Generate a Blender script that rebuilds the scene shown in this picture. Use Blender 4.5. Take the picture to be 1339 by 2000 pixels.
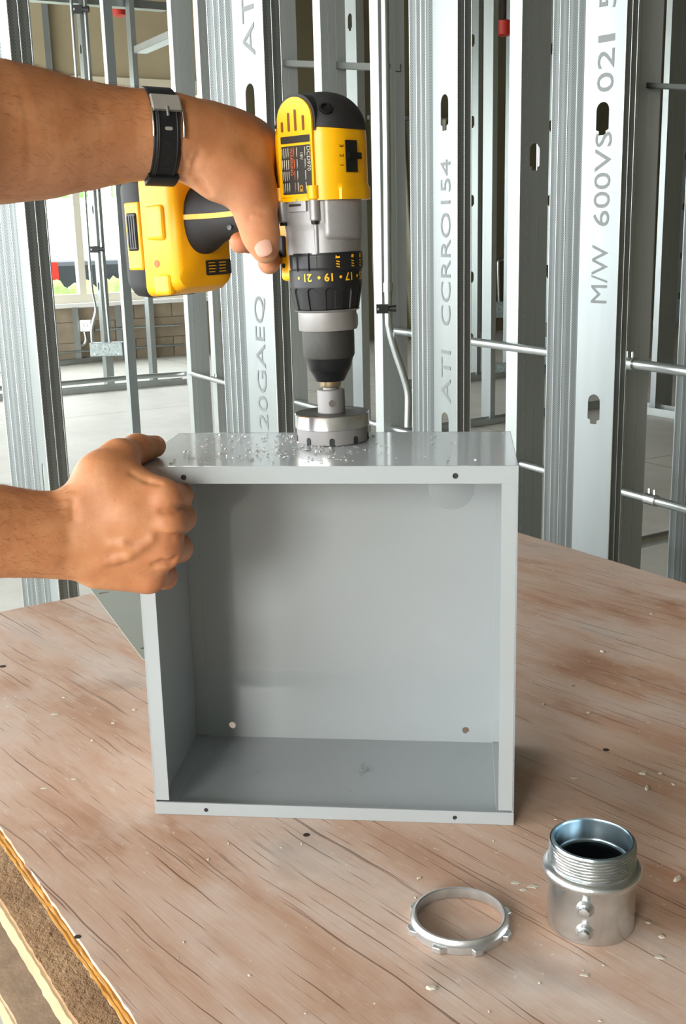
import bpy, bmesh, math, random
import numpy as np
from mathutils import Vector, Matrix
random.seed(7); np.random.seed(7)
for o in list(bpy.data.objects): bpy.data.objects.remove(o)
SC = bpy.context.scene
COL = SC.collection
PI = math.pi

# ------------------------------------------------------------------ camera
PITCH, ROLL, FPX = 0.24346, -0.02460, 2179.87
CAM = Vector((0.01615, -0.85524, 0.48022))
_cp, _sp, _cr, _sr = math.cos(PITCH), math.sin(PITCH), math.cos(ROLL), math.sin(ROLL)
_r0 = Vector((1, 0, 0)); _u0 = Vector((0, _sp, _cp)); FWD = Vector((0, _cp, -_sp))
RIGHT = _cr * _r0 + _sr * _u0; UP = -_sr * _r0 + _cr * _u0
cam_d = bpy.data.cameras.new('camera'); cam_o = bpy.data.objects.new('camera', cam_d); COL.objects.link(cam_o)
cam_d.sensor_fit = 'VERTICAL'; cam_d.sensor_height = 36.0; cam_d.lens = FPX / 2000 * 36.0
cam_d.clip_start = 0.02; cam_d.clip_end = 200
m = Matrix((RIGHT, UP, -FWD)).transposed().to_4x4(); m.translation = CAM
cam_o.matrix_world = m
SC.camera = cam_o
def ray(u, v): return RIGHT * ((u - 669.5) / FPX) - UP * ((v - 1000) / FPX) + FWD
def aty(u, v, y): d = ray(u, v); return CAM + d * ((y - CAM.y) / d.y)
def atz(u, v, z): d = ray(u, v); return CAM + d * ((z - CAM.z) / d.z)

# ------------------------------------------------------------------ world, daylight, exposure
SC.view_settings.view_transform = 'Standard'; SC.view_settings.look = 'None'
SC.view_settings.gamma = 1; SC.view_settings.use_curve_mapping = False
SC.view_settings.exposure = 0.40
W = bpy.data.worlds.new('world'); SC.world = W; W.use_nodes = True
W.node_tree.nodes['Background'].inputs[0].default_value = (0.93, 0.97, 1.0, 1)
W.node_tree.nodes['Background'].inputs[1].default_value = 6.0
def area(name, loc, target, sx, sy, power, col=(1, 1, 1)):
    d = bpy.data.lights.new(name, 'AREA'); d.shape = 'RECTANGLE'; d.size = sx; d.size_y = sy; d.energy = power; d.color = col
    o = bpy.data.objects.new(name, d); COL.objects.link(o); o.location = loc
    o.rotation_euler = (Vector(target) - Vector(loc)).to_track_quat('-Z', 'Y').to_euler(); return o
# daylight coming in through the storefront openings on the left
area('storefront_daylight', (-4.3, -1.2, 1.3), (0.3, 0.4, 0.2), 4.5, 2.4, 45, (1.0, 0.985, 0.96))
area('front_left_key', (-2.0, -4.3, 1.35), (0.0, 0.1, 0.15), 1.3, 1.3, 125, (1.0, 0.97, 0.93))  # added key light at front left, aimed to match the hand's shadow

# ------------------------------------------------------------------ materials
def lin(c):
    if isinstance(c, str): c = [int(c[i:i+2], 16) / 255 for i in (0, 2, 4)]
    return tuple((x / 12.92 if x <= 0.04045 else ((x + 0.055) / 1.055) ** 2.4) for x in c) + (1,)
MATS = {}
class NT:
    def __init__(s, name):
        s.m = bpy.data.materials.new(name); s.m.use_nodes = True; s.t = s.m.node_tree
        s.b = s.t.nodes['Principled BSDF']; MATS[name] = s.m
    def n(s, typ, **kw):
        nd = s.t.nodes.new(typ)
        for k, v in kw.items():
            if k in nd.inputs: nd.inputs[k].default_value = v
            else: setattr(nd, k, v)
        return nd
    def l(s, a, b): s.t.links.new(a, b)
    def math(s, op, a, b=None, c=None):
        nd = s.t.nodes.new('ShaderNodeMath'); nd.operation = op
        for i, x in enumerate((a, b, c)):
            if x is None: continue
            if isinstance(x, (int, float)): nd.inputs[i].default_value = x
            else: s.l(x, nd.inputs[i])
        return nd.outputs[0]
    def mix(s, f, a, b):
        nd = s.t.nodes.new('ShaderNodeMix'); nd.data_type = 'RGBA'
        for i, x in ((0, f), (6, a), (7, b)):
            if isinstance(x, (int, float, tuple)): nd.inputs[i].default_value = x
            else: s.l(x, nd.inputs[i])
        return nd.outputs[2]
    def ramp(s, f, pts):
        nd = s.t.nodes.new('ShaderNodeValToRGB'); e = nd.color_ramp.elements
        while len(e) < len(pts): e.new(0.5)
        for i, (p, c) in enumerate(pts): e[i].position = p; e[i].color = c
        s.l(f, nd.inputs[0]); return nd.outputs[0]
    def coord(s, which='Object', scale=(1, 1, 1), rot=(0, 0, 0), loc=(0, 0, 0)):
        tc = s.n('ShaderNodeTexCoord'); mp = s.n('ShaderNodeMapping')
        mp.inputs['Scale'].default_value = scale; mp.inputs['Rotation'].default_value = rot; mp.inputs['Location'].default_value = loc
        s.l(tc.outputs[which], mp.inputs[0]); return mp.outputs[0]
    def noise(s, vec, scale, detail=4, rough=0.5, dist=0):
        nd = s.n('ShaderNodeTexNoise'); nd.inputs['Scale'].default_value = scale; nd.inputs['Detail'].default_value = detail
        nd.inputs['Roughness'].default_value = rough; nd.inputs['Distortion'].default_value = dist
        s.l(vec, nd.inputs['Vector']); return nd.outputs[0]
    def bump(s, h, strength=0.3, dist=0.001):
        nd = s.n('ShaderNodeBump'); nd.inputs['Strength'].default_value = strength; nd.inputs['Distance'].default_value = dist
        s.l(h, nd.inputs['Height']); s.l(nd.outputs[0], s.b.inputs['Normal']); return nd
def mat(name, col, rough=0.5, metal=0.0, spec=0.5, var=0.0, vs=30, bump=0.0, bs=400, coat=0):
    s = NT(name); c = lin(col)
    s.b.inputs['Roughness'].default_value = rough; s.b.inputs['Metallic'].default_value = metal
    s.b.inputs['Specular IOR Level'].default_value = spec; s.b.inputs['Coat Weight'].default_value = coat
    s.b.inputs['Base Color'].default_value = c
    v = s.coord()
    nz = s.noise(v, vs, 3)
    lo = tuple(max(0, x * (1 - var)) for x in c[:3]) + (1,); hi = tuple(min(1, x * (1 + var)) for x in c[:3]) + (1,)
    s.l(s.ramp(nz, [(0.3, lo), (0.7, hi)]), s.b.inputs['Base Color']); s.b.inputs['Coat Roughness'].default_value = 0.06
    if bump: s.bump(s.noise(v, bs, 2), bump, 0.0006)
    return s.m
mat('box_paint', 'a0a7a9', 0.3, 0.0, 0.6, 0.02, 8, 0.012, 900, coat=0.5)
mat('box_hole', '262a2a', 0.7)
mat('yellow', 'fcb803', 0.35, 0, 0.5, 0.03, 40, 0.03, 1500)
mat('black_plastic', '1a1b1d', 0.42, 0, 0.45, 0.1, 60, 0.05, 1800)
mat('rubber', '2b2b2c', 0.6, 0, 0.4, 0.1, 60, 0.1, 1500)
mat('label_black', '2e2c28', 0.45)
mat('print_yellow', 'f5b514', 0.5)
mat('print_white', 'c9c4b0', 0.5)
mat('print_orange', 'd2661c', 0.5)
mat('print_black', '231d10', 0.5)
mat('cast_silver', '9c9b9b', 0.45, 0.4, 0.5, 0.05, 300, 0.12, 1200)
mat('collar_silver', '93918f', 0.42, 0.4, 0.5, 0.02)
mat('chuck_grey', '3f3f3b', 0.5, 0.3, 0.5, 0.1, 300, 0.35, 1500)
mat('chuck_black', '161617', 0.3, 0.1)
mat('chrome', 'd8d8d8', 0.18, 1.0)
mat('jaw_brass', 'b5a284', 0.28, 1.0)
mat('saw_grey', '8d8b8a', 0.5, 0.35)
mat('saw_top', '6f6c68', 0.42, 0.6)
mat('zinc', 'cfd5d6', 0.25, 0.95, 0.5, 0.12, 60, 0.15, 500)
mat('zinc_blue', 'a9bcc6', 0.22, 0.95, 0.5, 0.08, 60)
mat('zinc_cast', 'c6c9c9', 0.36, 0.85, 0.5, 0.12, 90, 0.25, 400)
mat('watch_rubber', '17181a', 0.5, 0, 0.4, 0.1, 80, 0.06, 900)
mat('steel_brushed', 'd2ccc6', 0.35, 0.7, 0.5, 0.03, 200)
mat('conduit_metal', 'c4cbcb', 0.28, 0.9, 0.5, 0.06, 20)
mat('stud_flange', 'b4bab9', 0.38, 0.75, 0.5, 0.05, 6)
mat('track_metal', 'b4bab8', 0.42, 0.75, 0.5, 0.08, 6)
mat('stud_print', '7f8584', 0.6)
mat('dark_channel', '4b4e48', 0.6, 0.3)
mat('clip_black', '161616', 0.5)
mat('galv_box', '9aa5a3', 0.4, 0.7, 0.5, 0.25, 60)
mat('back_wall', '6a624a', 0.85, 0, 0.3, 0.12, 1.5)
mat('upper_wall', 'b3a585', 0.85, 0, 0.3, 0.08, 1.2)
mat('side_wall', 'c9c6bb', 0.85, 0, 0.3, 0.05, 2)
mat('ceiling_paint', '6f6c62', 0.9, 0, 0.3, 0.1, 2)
mat('block', 'a39580', 0.9, 0, 0.3, 0.15, 6, 0.3, 60)
mat('mortar', '8d8374', 0.95)
mat('window_frame', 'e6e0cd', 0.5)
mat('sill_white', 'f2f2ee', 0.5)
mat('header_cream', 'e3d9bf', 0.6)
mat('white_building', 'f4f4f2', 0.8)
mat('truck_paint', '2c3136', 0.35, 0.2)
mat('truck_glass', '59626a', 0.15)
mat('tail_light', 'd8221c', 0.3)
mat('tyre', '1c1c1c', 0.8)
mat('leaf', '8fae63', 0.8, 0, 0.3, 0.35, 9)
mat('tree_leaf', '6f9657', 0.8, 0, 0.3, 0.35, 5)
mat('asphalt', 'a9a9a4', 0.9, 0, 0.3, 0.1, 1)
mat('brown_board', '7b4320', 0.7, 0, 0.4, 0.2, 3)
mat('red_paint', 'b5281c', 0.5)
mat('shaving', 'eceeee', 0.25, 0.55)
mat('cover_grey', '8d9186', 0.4, 0.0, 0.5, 0.04, 8)
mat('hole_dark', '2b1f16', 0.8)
mat('hair', '5a3820', 0.6)
mat('plastic_sheet', '8b8a6c', 0.4, 0, 0.5, 0.2, 2, 0.4, 6)

def mat_web(name, zig):
    s = NT(name); c = lin('979e9d' if not zig else 'adb3b1')
    s.b.inputs['Metallic'].default_value = 0.7 if not zig else 0.3; s.b.inputs['Roughness'].default_value = 0.42
    v = s.coord(scale=(1, 1, 0.15)); nz = s.noise(v, 25, 3)
    col = s.ramp(nz, [(0.3, tuple(x * 0.93 for x in c[:3]) + (1,)), (0.7, c)])
    if zig:
        tc = s.n('ShaderNodeTexCoord'); sp = s.n('ShaderNodeSeparateXYZ'); s.l(tc.outputs['Object'], sp.inputs[0])
        tri = s.math('PINGPONG', sp.outputs[2], 0.018)
        d = s.math('ABSOLUTE', s.math('SUBTRACT', sp.outputs[0], s.math('MULTIPLY_ADD', tri, 0.35, 0.016)))
        fl = s.math('LESS_THAN', d, 0.0011)
        gate = s.math('GREATER_THAN', s.noise(s.coord(scale=(3, 3, 60)), 1.0, 1), 0.5)
        f = s.math('MULTIPLY', fl, gate)
        col = s.mix(s.math('MULTIPLY', f, 0.35), col, lin('dfe4e2'))
    s.l(col, s.b.inputs['Base Color']); s.bump(s.noise(s.coord(), 300, 2), 0.05, 0.0005)
mat_web('stud_web', False); mat_web('stud_web_zig', True)
def mat_knurl(name, colr, nb):
    # rolled dimples of a knurled flange: fine relief, dimple shade also painted into the colour
    s = NT(name); c = lin(colr)
    s.b.inputs['Metallic'].default_value = 0.6; s.b.inputs['Roughness'].default_value = 0.5
    tc = s.n('ShaderNodeTexCoord'); sp = s.n('ShaderNodeSeparateXYZ'); s.l(tc.outputs['Object'], sp.inputs[0])
    X, Z = sp.outputs[0], sp.outputs[2]
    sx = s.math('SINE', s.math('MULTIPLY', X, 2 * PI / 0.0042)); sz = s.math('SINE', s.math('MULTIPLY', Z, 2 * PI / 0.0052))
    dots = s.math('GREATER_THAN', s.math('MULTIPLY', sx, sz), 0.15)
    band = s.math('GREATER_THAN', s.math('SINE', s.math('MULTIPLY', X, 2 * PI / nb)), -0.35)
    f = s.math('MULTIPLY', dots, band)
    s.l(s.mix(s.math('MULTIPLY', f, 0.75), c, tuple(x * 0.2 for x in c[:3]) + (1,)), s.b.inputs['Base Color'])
    s.bump(f, 0.6, 0.0012)
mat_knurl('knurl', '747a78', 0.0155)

def mat_plywood():
    s = NT('plywood'); g = 0.13
    tc = s.n('ShaderNodeTexCoord')
    rot = s.n('ShaderNodeVectorRotate'); rot.rotation_type = 'Z_AXIS'; rot.inputs['Angle'].default_value = -g
    s.l(tc.outputs['Object'], rot.inputs['Vector'])
    def mp(sc):
        m_ = s.n('ShaderNodeMapping'); m_.inputs['Scale'].default_value = sc; s.l(rot.outputs[0], m_.inputs[0]); return m_.outputs[0]
    base = s.noise(mp((1.2, 4, 1)), 3.2, 5, 0.6, 0.4)
    col = s.ramp(base, [(0.28, lin('ab8065')), (0.43, lin('c6a48d')), (0.56, lin('d3b9a7')), (0.72, lin('c6b8ad'))])
    grain = s.noise(mp((6, 120, 1)), 2.0, 6, 0.65, 0.3)
    col = s.mix(s.math('MULTIPLY', grain, 0.22), col, lin('8d664c'))
    # orange worn patches and grey plaster haze
    p1 = s.noise(mp((2, 9, 1)), 2.6, 3, 0.5, 0.2)
    col = s.mix(s.ramp(p1, [(0.56, (0, 0, 0, 1)), (0.72, (0.42, 0.42, 0.42, 1))]), col, lin('b0754c'))
    p2 = s.noise(mp((1, 1.3, 1)), 5.5, 6, 0.62)
    col = s.mix(s.ramp(p2, [(0.5, (0, 0, 0, 1)), (0.72, (0.75, 0.75, 0.75, 1))]), col, lin('d8cdc3'))
    p3 = s.noise(mp((1.5, 2, 1)), 4.1, 3, 0.5)
    col = s.mix(s.ramp(p3, [(0.6, (0, 0, 0, 1)), (0.78, (0.55, 0.55, 0.55, 1))]), col, lin('6b6058'))
    sc1 = s.noise(mp((14, 60, 1)), 2.2, 4, 0.7)
    col = s.mix(s.ramp(sc1, [(0.60, (0, 0, 0, 1)), (0.74, (0.55, 0.55, 0.55, 1))]), col, lin('dccfc2'))
    sc2 = s.noise(mp((30, 34, 1)), 3.0, 3, 0.7)
    col = s.mix(s.ramp(sc2, [(0.66, (0, 0, 0, 1)), (0.72, (0.6, 0.6, 0.6, 1))]), col, lin('e0d6ca'))
    # surface checks: long thin splits along the grain, broken up along their length
    spx = s.n('ShaderNodeSeparateXYZ'); s.l(rot.outputs[0], spx.inputs[0])
    def checks(rows, wid, seed, g, lf):
        wob = s.noise(mp((2.2, 5, 1)), 2.0, 3, 0.5)
        y_ = s.math('MULTIPLY_ADD', spx.outputs[1], rows, s.math('MULTIPLY_ADD', wob, rows * 0.022, seed))
        row = s.math('FLOOR', y_); fr = s.math('ABSOLUTE', s.math('SUBTRACT', s.math('FRACT', y_), 0.5))
        cb = s.n('ShaderNodeCombineXYZ'); s.l(s.math('MULTIPLY', spx.outputs[0], lf), cb.inputs[0]); s.l(s.math('MULTIPLY', row, 17.37), cb.inputs[1])
        gn = s.noise(cb.outputs[0], 1.0, 2, 0.4)
        gate = s.math('MULTIPLY', s.math('SUBTRACT', gn, g), 9.0)
        gate = s.math('MINIMUM', s.math('MAXIMUM', gate, 0.0), 1.0)
        return s.math('LESS_THAN', fr, s.math('MULTIPLY', gate, wid))
    ck = s.math('MAXIMUM', checks(62, 0.030, 3.1, 0.51, 10.0), checks(110, 0.036, 8.7, 0.54, 17.0))
    ck = s.math('MAXIMUM', ck, checks(24, 0.016, 1.7, 0.53, 5.0))
    col = s.mix(s.math('MULTIPLY', ck, 0.72), col, lin('5a3d2a'))
    s.l(col, s.b.inputs['Base Color']); s.b.inputs['Roughness'].default_value = 0.62; s.b.inputs['Specular IOR Level'].default_value = 0.35
    h = s.math('SUBTRACT', s.math('MULTIPLY', grain, 0.4), ck)
    s.bump(h, 0.5, 0.0008)
mat_plywood()
def mat_sandy():
    s = NT('dusty_board'); v = s.coord()
    n1 = s.noise(v, 14, 5, 0.6); n2 = s.noise(v, 140, 4, 0.7)
    col = s.ramp(n1, [(0.3, lin('8f6f50')), (0.55, lin('b3916b')), (0.75, lin('c6a882'))])
    col = s.mix(s.math('MULTIPLY', n2, 0.5), col, lin('8a6a4a'))
    s.l(col, s.b.inputs['Base Color']); s.b.inputs['Roughness'].default_value = 0.9
    s.bump(n2, 0.9, 0.004)
mat_sandy()
mat('ply_gold', '9a6a24', 0.7, 0, 0.3, 0.25, 60, 0.5, 200)
mat('ply_pale', 'a88d63', 0.7, 0, 0.3, 0.15, 50, 0.4, 200)
mat('lumber_edge', 'b8a17e', 0.7, 0, 0.3, 0.12, 20, 0.3, 120)
mat('grey_board', 'a58f78', 0.9, 0, 0.3, 0.15, 60, 0.5, 250)
mat('plaster', 'cdc3b3', 0.9, 0, 0.3, 0.1, 50)
mat('sawhorse_wood', 'c4a273', 0.75, 0, 0.3, 0.15, 20)
def mat_floor():
    s = NT('concrete'); v = s.coord()
    n1 = s.noise(v, 0.9, 6, 0.6); n2 = s.noise(v, 9, 5, 0.65)
    col = s.ramp(n1, [(0.3, lin('aaa79e')), (0.5, lin('bfbdb4')), (0.7, lin('cfcdc4'))])
    col = s.mix(s.math('MULTIPLY', n2, 0.35), col, lin('80796c'))
    tc = s.n('ShaderNodeTexCoord'); rot = s.n('ShaderNodeVectorRotate'); rot.rotation_type = 'Z_AXIS'; rot.inputs['Angle'].default_value = -0.53
    s.l(tc.outputs['Object'], rot.inputs['Vector']); sp = s.n('ShaderNodeSeparateXYZ'); s.l(rot.outputs[0], sp.inputs[0])
    j = s.math('MAXIMUM', s.math('LESS_THAN', s.math('PINGPONG', sp.outputs[0], 1.9), 0.007), s.math('LESS_THAN', s.math('PINGPONG', sp.outputs[1], 1.7), 0.007))
    col = s.mix(s.math('MULTIPLY', j, 0.6), col, lin('5f5b52'))
    s.l(col, s.b.inputs['Base Color']); s.b.inputs['Roughness'].default_value = 0.55
    s.bump(s.math('SUBTRACT', n2, j), 0.15, 0.004)
mat_floor()
def mat_glass():
    s = NT('glass'); t = s.t; t.nodes.remove(s.b)
    tr = s.n('ShaderNodeBsdfTransparent'); tr.inputs[0].default_value = (0.96, 0.98, 0.97, 1); gl = s.n('ShaderNodeBsdfGlossy'); gl.inputs['Roughness'].default_value = 0.02
    mx = s.n('ShaderNodeMixShader'); mx.inputs[0].default_value = 0.06
    s.l(tr.outputs[0], mx.inputs[1]); s.l(gl.outputs[0], mx.inputs[2]); s.l(mx.outputs[0], t.nodes['Material Output'].inputs[0])
mat_glass()
def mat_skin():
    s = NT('skin')
    at = s.n('ShaderNodeAttribute'); at.attribute_name = 'tint'
    sp = s.n('ShaderNodeSeparateColor'); s.l(at.outputs['Color'], sp.inputs[0])
    v = s.coord(); n1 = s.noise(v, 45, 4, 0.6); n2 = s.noise(v, 220, 3, 0.6)
    col = s.ramp(n1, [(0.3, lin('ba7c52')), (0.5, lin('c6885c')), (0.7, lin('d0976c'))])
    col = s.mix(s.math('MULTIPLY', sp.outputs[0], 0.6), col, lin('c9765a'))      # redder knuckles
    col = s.mix(s.math('MULTIPLY', sp.outputs[1], 0.8), col, lin('dba886'))      # pale palm side
    col = s.mix(s.math('MULTIPLY', sp.outputs[2], 0.85), col, lin('a5652f'))     # forearm tan plus shading painted on its upper side
    vo = s.n('ShaderNodeTexVoronoi'); vo.inputs['Scale'].default_value = 70; s.l(v, vo.inputs['Vector'])
    fr = s.math('LESS_THAN', vo.outputs['Distance'], 0.06)
    col = s.mix(s.math('MULTIPLY', fr, 0.35), col, lin('8a4f2c'))
    col = s.mix(s.math('MULTIPLY', n2, 0.18), col, lin('a05c38'))
    s.l(col, s.b.inputs['Base Color']); s.b.inputs['Roughness'].default_value = 0.48; s.b.inputs['Specular IOR Level'].default_value = 0.4
    s.b.inputs['Subsurface Weight'].default_value = 0.12; s.b.inputs['Subsurface Radius'].default_value = (1, 0.35, 0.2); s.b.inputs['Subsurface Scale'].default_value = 0.004
    vr = s.n('ShaderNodeTexVoronoi'); vr.feature = 'DISTANCE_TO_EDGE'; vr.inputs['Scale'].default_value = 650; s.l(v, vr.inputs['Vector'])
    h = s.math('ADD', s.math('MINIMUM', vr.outputs['Distance'], 0.12), s.math('MULTIPLY', n2, 0.6))
    s.bump(h, 0.35, 0.0007)
mat_skin()
mat('nail', 'dcaa96', 0.3, 0, 0.5, 0.05, 80)

# ------------------------------------------------------------------ mesh helpers
def tag(o, label=None, cat=None, group=None, kind=None):
    if label: o['label'] = label
    if cat: o['category'] = cat
    if group: o['group'] = group
    if kind: o['kind'] = kind
    return o
def empty(name, loc=(0, 0, 0), M=None):
    o = bpy.data.objects.new(name, None); COL.objects.link(o); o.empty_display_size = 0.02
    if M is not None: o.matrix_world = M
    else: o.location = loc
    return o
def link(name, me, material=None, parent=None, smooth=False, M=None, loc=None):
    o = bpy.data.objects.new(name, me); COL.objects.link(o)
    if material and not me.materials: me.materials.append(MATS[material])
    if smooth: me.polygons.foreach_set('use_smooth', [True] * len(me.polygons))
    if parent: o.parent = parent
    if M is not None: o.matrix_local = M
    if loc is not None: o.location = loc
    return o
def pyd(v, f, name='m'):
    me = bpy.data.meshes.new(name); me.from_pydata([tuple(p) for p in v], [], f); me.update(); return me
def bevel(o, w, seg=2, ang=0.6):
    b = o.modifiers.new('bevel', 'BEVEL'); b.width = w; b.segments = seg; b.limit_method = 'ANGLE'; b.angle_limit = ang; return o
class MB:
    def __init__(s): s.v = []; s.f = []
    def add(s, v, f):
        k = len(s.v); s.v += [Vector(p) for p in v]; s.f += [tuple(i + k for i in q) for q in f]; return s
    def box(s, lo, hi, M=None):
        x0, y0, z0 = lo; x1, y1, z1 = hi
        v = [Vector(p) for p in ((x0, y0, z0), (x1, y0, z0), (x1, y1, z0), (x0, y1, z0), (x0, y0, z1), (x1, y0, z1), (x1, y1, z1), (x0, y1, z1))]
        if M is not None: v = [M @ p for p in v]
        return s.add(v, [(0, 3, 2, 1), (4, 5, 6, 7), (0, 1, 5, 4), (1, 2, 6, 5), (2, 3, 7, 6), (3, 0, 4, 7)])
    def lathe(s, prof, n=48, c=(0, 0, 0), M=None, closed=False, cap=True):
        c = Vector(c); v = []; f = []
        for r, z in prof:
            for i in range(n):
                a = 2 * PI * i / n; p = Vector((r * math.cos(a), r * math.sin(a), z)) + c
                v.append(M @ p if M is not None else p)
        m_ = len(prof)
        for j in range(m_ if closed else m_ - 1):
            for i in range(n):
                a = j * n + i; b = j * n + (i + 1) % n; jj = (j + 1) % m_
                f.append((a, b, jj * n + (i + 1) % n, jj * n + i))
        if cap and not closed:
            if prof[0][0] > 1e-6: f.append(tuple(range(n - 1, -1, -1)))
            if prof[-1][0] > 1e-6: f.append(tuple((m_ - 1) * n + i for i in range(n)))
        return s.add(v, f)
    def tube(s, pts, r, n=12, cap=True):
        pts = [Vector(p) for p in pts]; rr = r if isinstance(r, (list, tuple)) else [r] * len(pts); v = []; f = []
        ref = None
        for i, p in enumerate(pts):
            d = (pts[min(i + 1, len(pts) - 1)] - pts[max(i - 1, 0)]).normalized()
            if ref is None: ref = d.orthogonal().normalized()
            ref = (ref - d * ref.dot(d)).normalized(); bi = d.cross(ref)
            for k in range(n):
                a = 2 * PI * k / n; v.append(p + (ref * math.cos(a) + bi * math.sin(a)) * rr[i])
        for i in range(len(pts) - 1):
            for k in range(n): f.append((i * n + k, i * n + (k + 1) % n, (i + 1) * n + (k + 1) % n, (i + 1) * n + k))
        if cap: f.append(tuple(range(n - 1, -1, -1))); f.append(tuple((len(pts) - 1) * n + k for k in range(n)))
        return s.add(v, f)
    def loft(s, secs, cap=True):
        n = len(secs[0]); v = [p for q in secs for p in q]; f = []
        for j in range(len(secs) - 1):
            for i in range(n): f.append((j * n + i, j * n + (i + 1) % n, (j + 1) * n + (i + 1) % n, (j + 1) * n + i))
        if cap: f.append(tuple(range(n - 1, -1, -1))); f.append(tuple((len(secs) - 1) * n + i for i in range(n)))
        return s.add(v, f)
    def surf(s, fn, nu, nv, wrap=True):
        v = [fn(i / nu, j / (nv - 1)) for j in range(nv) for i in range(nu)]; f = []
        for j in range(nv - 1):
            for i in range(nu if wrap else nu - 1): f.append((j * nu + i, j * nu + (i + 1) % nu, (j + 1) * nu + (i + 1) % nu, (j + 1) * nu + i))
        return s.add(v, f)
    def mesh(s, fix=True):
        me = pyd(s.v, s.f)
        if fix:
            bm = bmesh.new(); bm.from_mesh(me); bmesh.ops.recalc_face_normals(bm, faces=bm.faces); bm.to_mesh(me); bm.free()
        return me
    def build(s, name, material, parent=None, smooth=False, M=None, auto=None):
        me = s.mesh(); o = link(name, me, material, parent, smooth, M)
        if smooth:
            try: me.set_sharp_from_angle(angle=auto or 0.7)
            except Exception: pass
        return o
def sweep_smooth(pts, k=6):
    # Catmull-Rom through the points
    P = [Vector(p) for p in pts]; out = []
    for i in range(len(P) - 1):
        p0 = P[max(i - 1, 0)]; p1 = P[i]; p2 = P[i + 1]; p3 = P[min(i + 2, len(P) - 1)]
        for j in range(k):
            t = j / k
            out.append(0.5 * ((2 * p1) + (p2 - p0) * t + (2 * p0 - 5 * p1 + 4 * p2 - p3) * t * t + (3 * p1 - p0 - 3 * p2 + p3) * t ** 3))
    return out + [P[-1]]
def curve_mesh(splines, th):
    c = bpy.data.curves.new('tmp', 'CURVE'); c.dimensions = '2D'; c.fill_mode = 'BOTH'; c.extrude = th / 2
    for pts in splines:
        sp = c.splines.new('POLY'); sp.points.add(len(pts) - 1); sp.use_cyclic_u = True
        for i, p in enumerate(pts): sp.points[i].co = (p[0], p[1], 0, 1)
    o = bpy.data.objects.new('tmp', c); COL.objects.link(o); dg = bpy.context.evaluated_depsgraph_get()
    me = bpy.data.meshes.new_from_object(o.evaluated_get(dg)); bpy.data.objects.remove(o); bpy.data.curves.remove(c); return me
_tc = {}
def text_mesh(body, size, th=0.0, bold=0.0, align='CENTER'):
    key = (body, size, th, bold, align)
    if key in _tc: return _tc[key].copy()
    c = bpy.data.curves.new('tmp', 'FONT'); c.body = body; c.size = size; c.extrude = th; c.offset = bold; c.align_x = align; c.align_y = 'CENTER'; c.resolution_u = 3
    o = bpy.data.objects.new('tmp', c); COL.objects.link(o); dg = bpy.context.evaluated_depsgraph_get()
    me = bpy.data.meshes.new_from_object(o.evaluated_get(dg)); bpy.data.objects.remove(o); bpy.data.curves.remove(c); me.materials.clear(); _tc[key] = me; return me.copy()
def circ(cx, cy, r, n=20): return [(cx + r * math.cos(2 * PI * i / n), cy + r * math.sin(2 * PI * i / n)) for i in range(n)]
def rrect(x0, y0, x1, y1, r, n=5):
    o = []
    for cx, cy, a0 in ((x1 - r, y0 + r, -PI / 2), (x1 - r, y1 - r, 0), (x0 + r, y1 - r, PI / 2), (x0 + r, y0 + r, PI)):
        for i in range(n + 1): a = a0 + PI / 2 * i / n; o.append((cx + r * math.cos(a), cy + r * math.sin(a)))
    return o
def frame(o, x, y, z):
    M = Matrix((Vector(x), Vector(y), Vector(z))).transposed().to_4x4(); M.translation = Vector(o); return M

# ================================================================== the setting
ZF, ZC = -0.70, 2.95
A = Vector((0.862, 0.507, 0)); N = Vector((-0.507, 0.862, 0)); B = -N
def struct(name, mb, material, parent=None):
    o = mb.build(name, material, parent); o['kind'] = 'structure'; return o
ROOM = ((-4.75, -6.0), (6.4, -6.0), (6.4, 15.45), (-4.75, 9.3))
struct('floor', MB().loft([[Vector((x, y, z)) for x, y in ROOM] for z in (ZF - 0.12, ZF)]), 'concrete')
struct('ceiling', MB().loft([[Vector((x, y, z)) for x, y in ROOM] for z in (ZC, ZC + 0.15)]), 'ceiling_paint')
# back wall runs along A through WB0; windows only in its left stretch
WB0 = Vector((-2.4, 10.45, 0)); WA = Vector((0.876, 0.482, 0)).normalized(); WN = Vector((-WA.y, WA.x, 0))
def onback(u, v, off=0.0):
    d = ray(u, v); k = ((WB0 + WN * off) - CAM).dot(WN) / d.dot(WN); return CAM + d * k
def bs(p): return (p - WB0).dot(WA)
MW = frame(WB0, WA, WN, (0, 0, 1))
SILL, HEAD = -0.15, 2.0
wb = empty('wall_back', M=MW); wb['kind'] = 'structure'
XW1 = 1.35
MB().box((-7, 0.0, HEAD), (XW1, 0.2, ZC)).build('upper_wall', 'upper_wall', wb)
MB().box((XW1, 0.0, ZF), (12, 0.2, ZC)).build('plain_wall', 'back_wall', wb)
MB().box((-7, 0.03, ZF), (XW1, 0.2, SILL)).build('mortar_bed', 'mortar', wb)
blk = None
for r in range(4):
    z0 = ZF + r * 0.203
    zt = min(z0 + 0.193, SILL)
    if zt - z0 < 0.03: continue
    for k in range(-9, 4):
        x0 = k * 0.406 + (0.203 if r % 2 else 0)
        if x0 + 0.396 > XW1: continue
        MB().box((x0, 0.02, z0), (x0 + 0.396, 0.06, zt)).build('concrete_block', 'block', wb)
MB().box((-7, -0.06, SILL - 0.005), (XW1, 0.2, SILL + 0.035)).build('window_sill', 'sill_white', wb)
MB().box((-7, -0.05, HEAD - 0.13), (XW1, 0.2, HEAD)).build('window_header', 'header_cream', wb)
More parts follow.
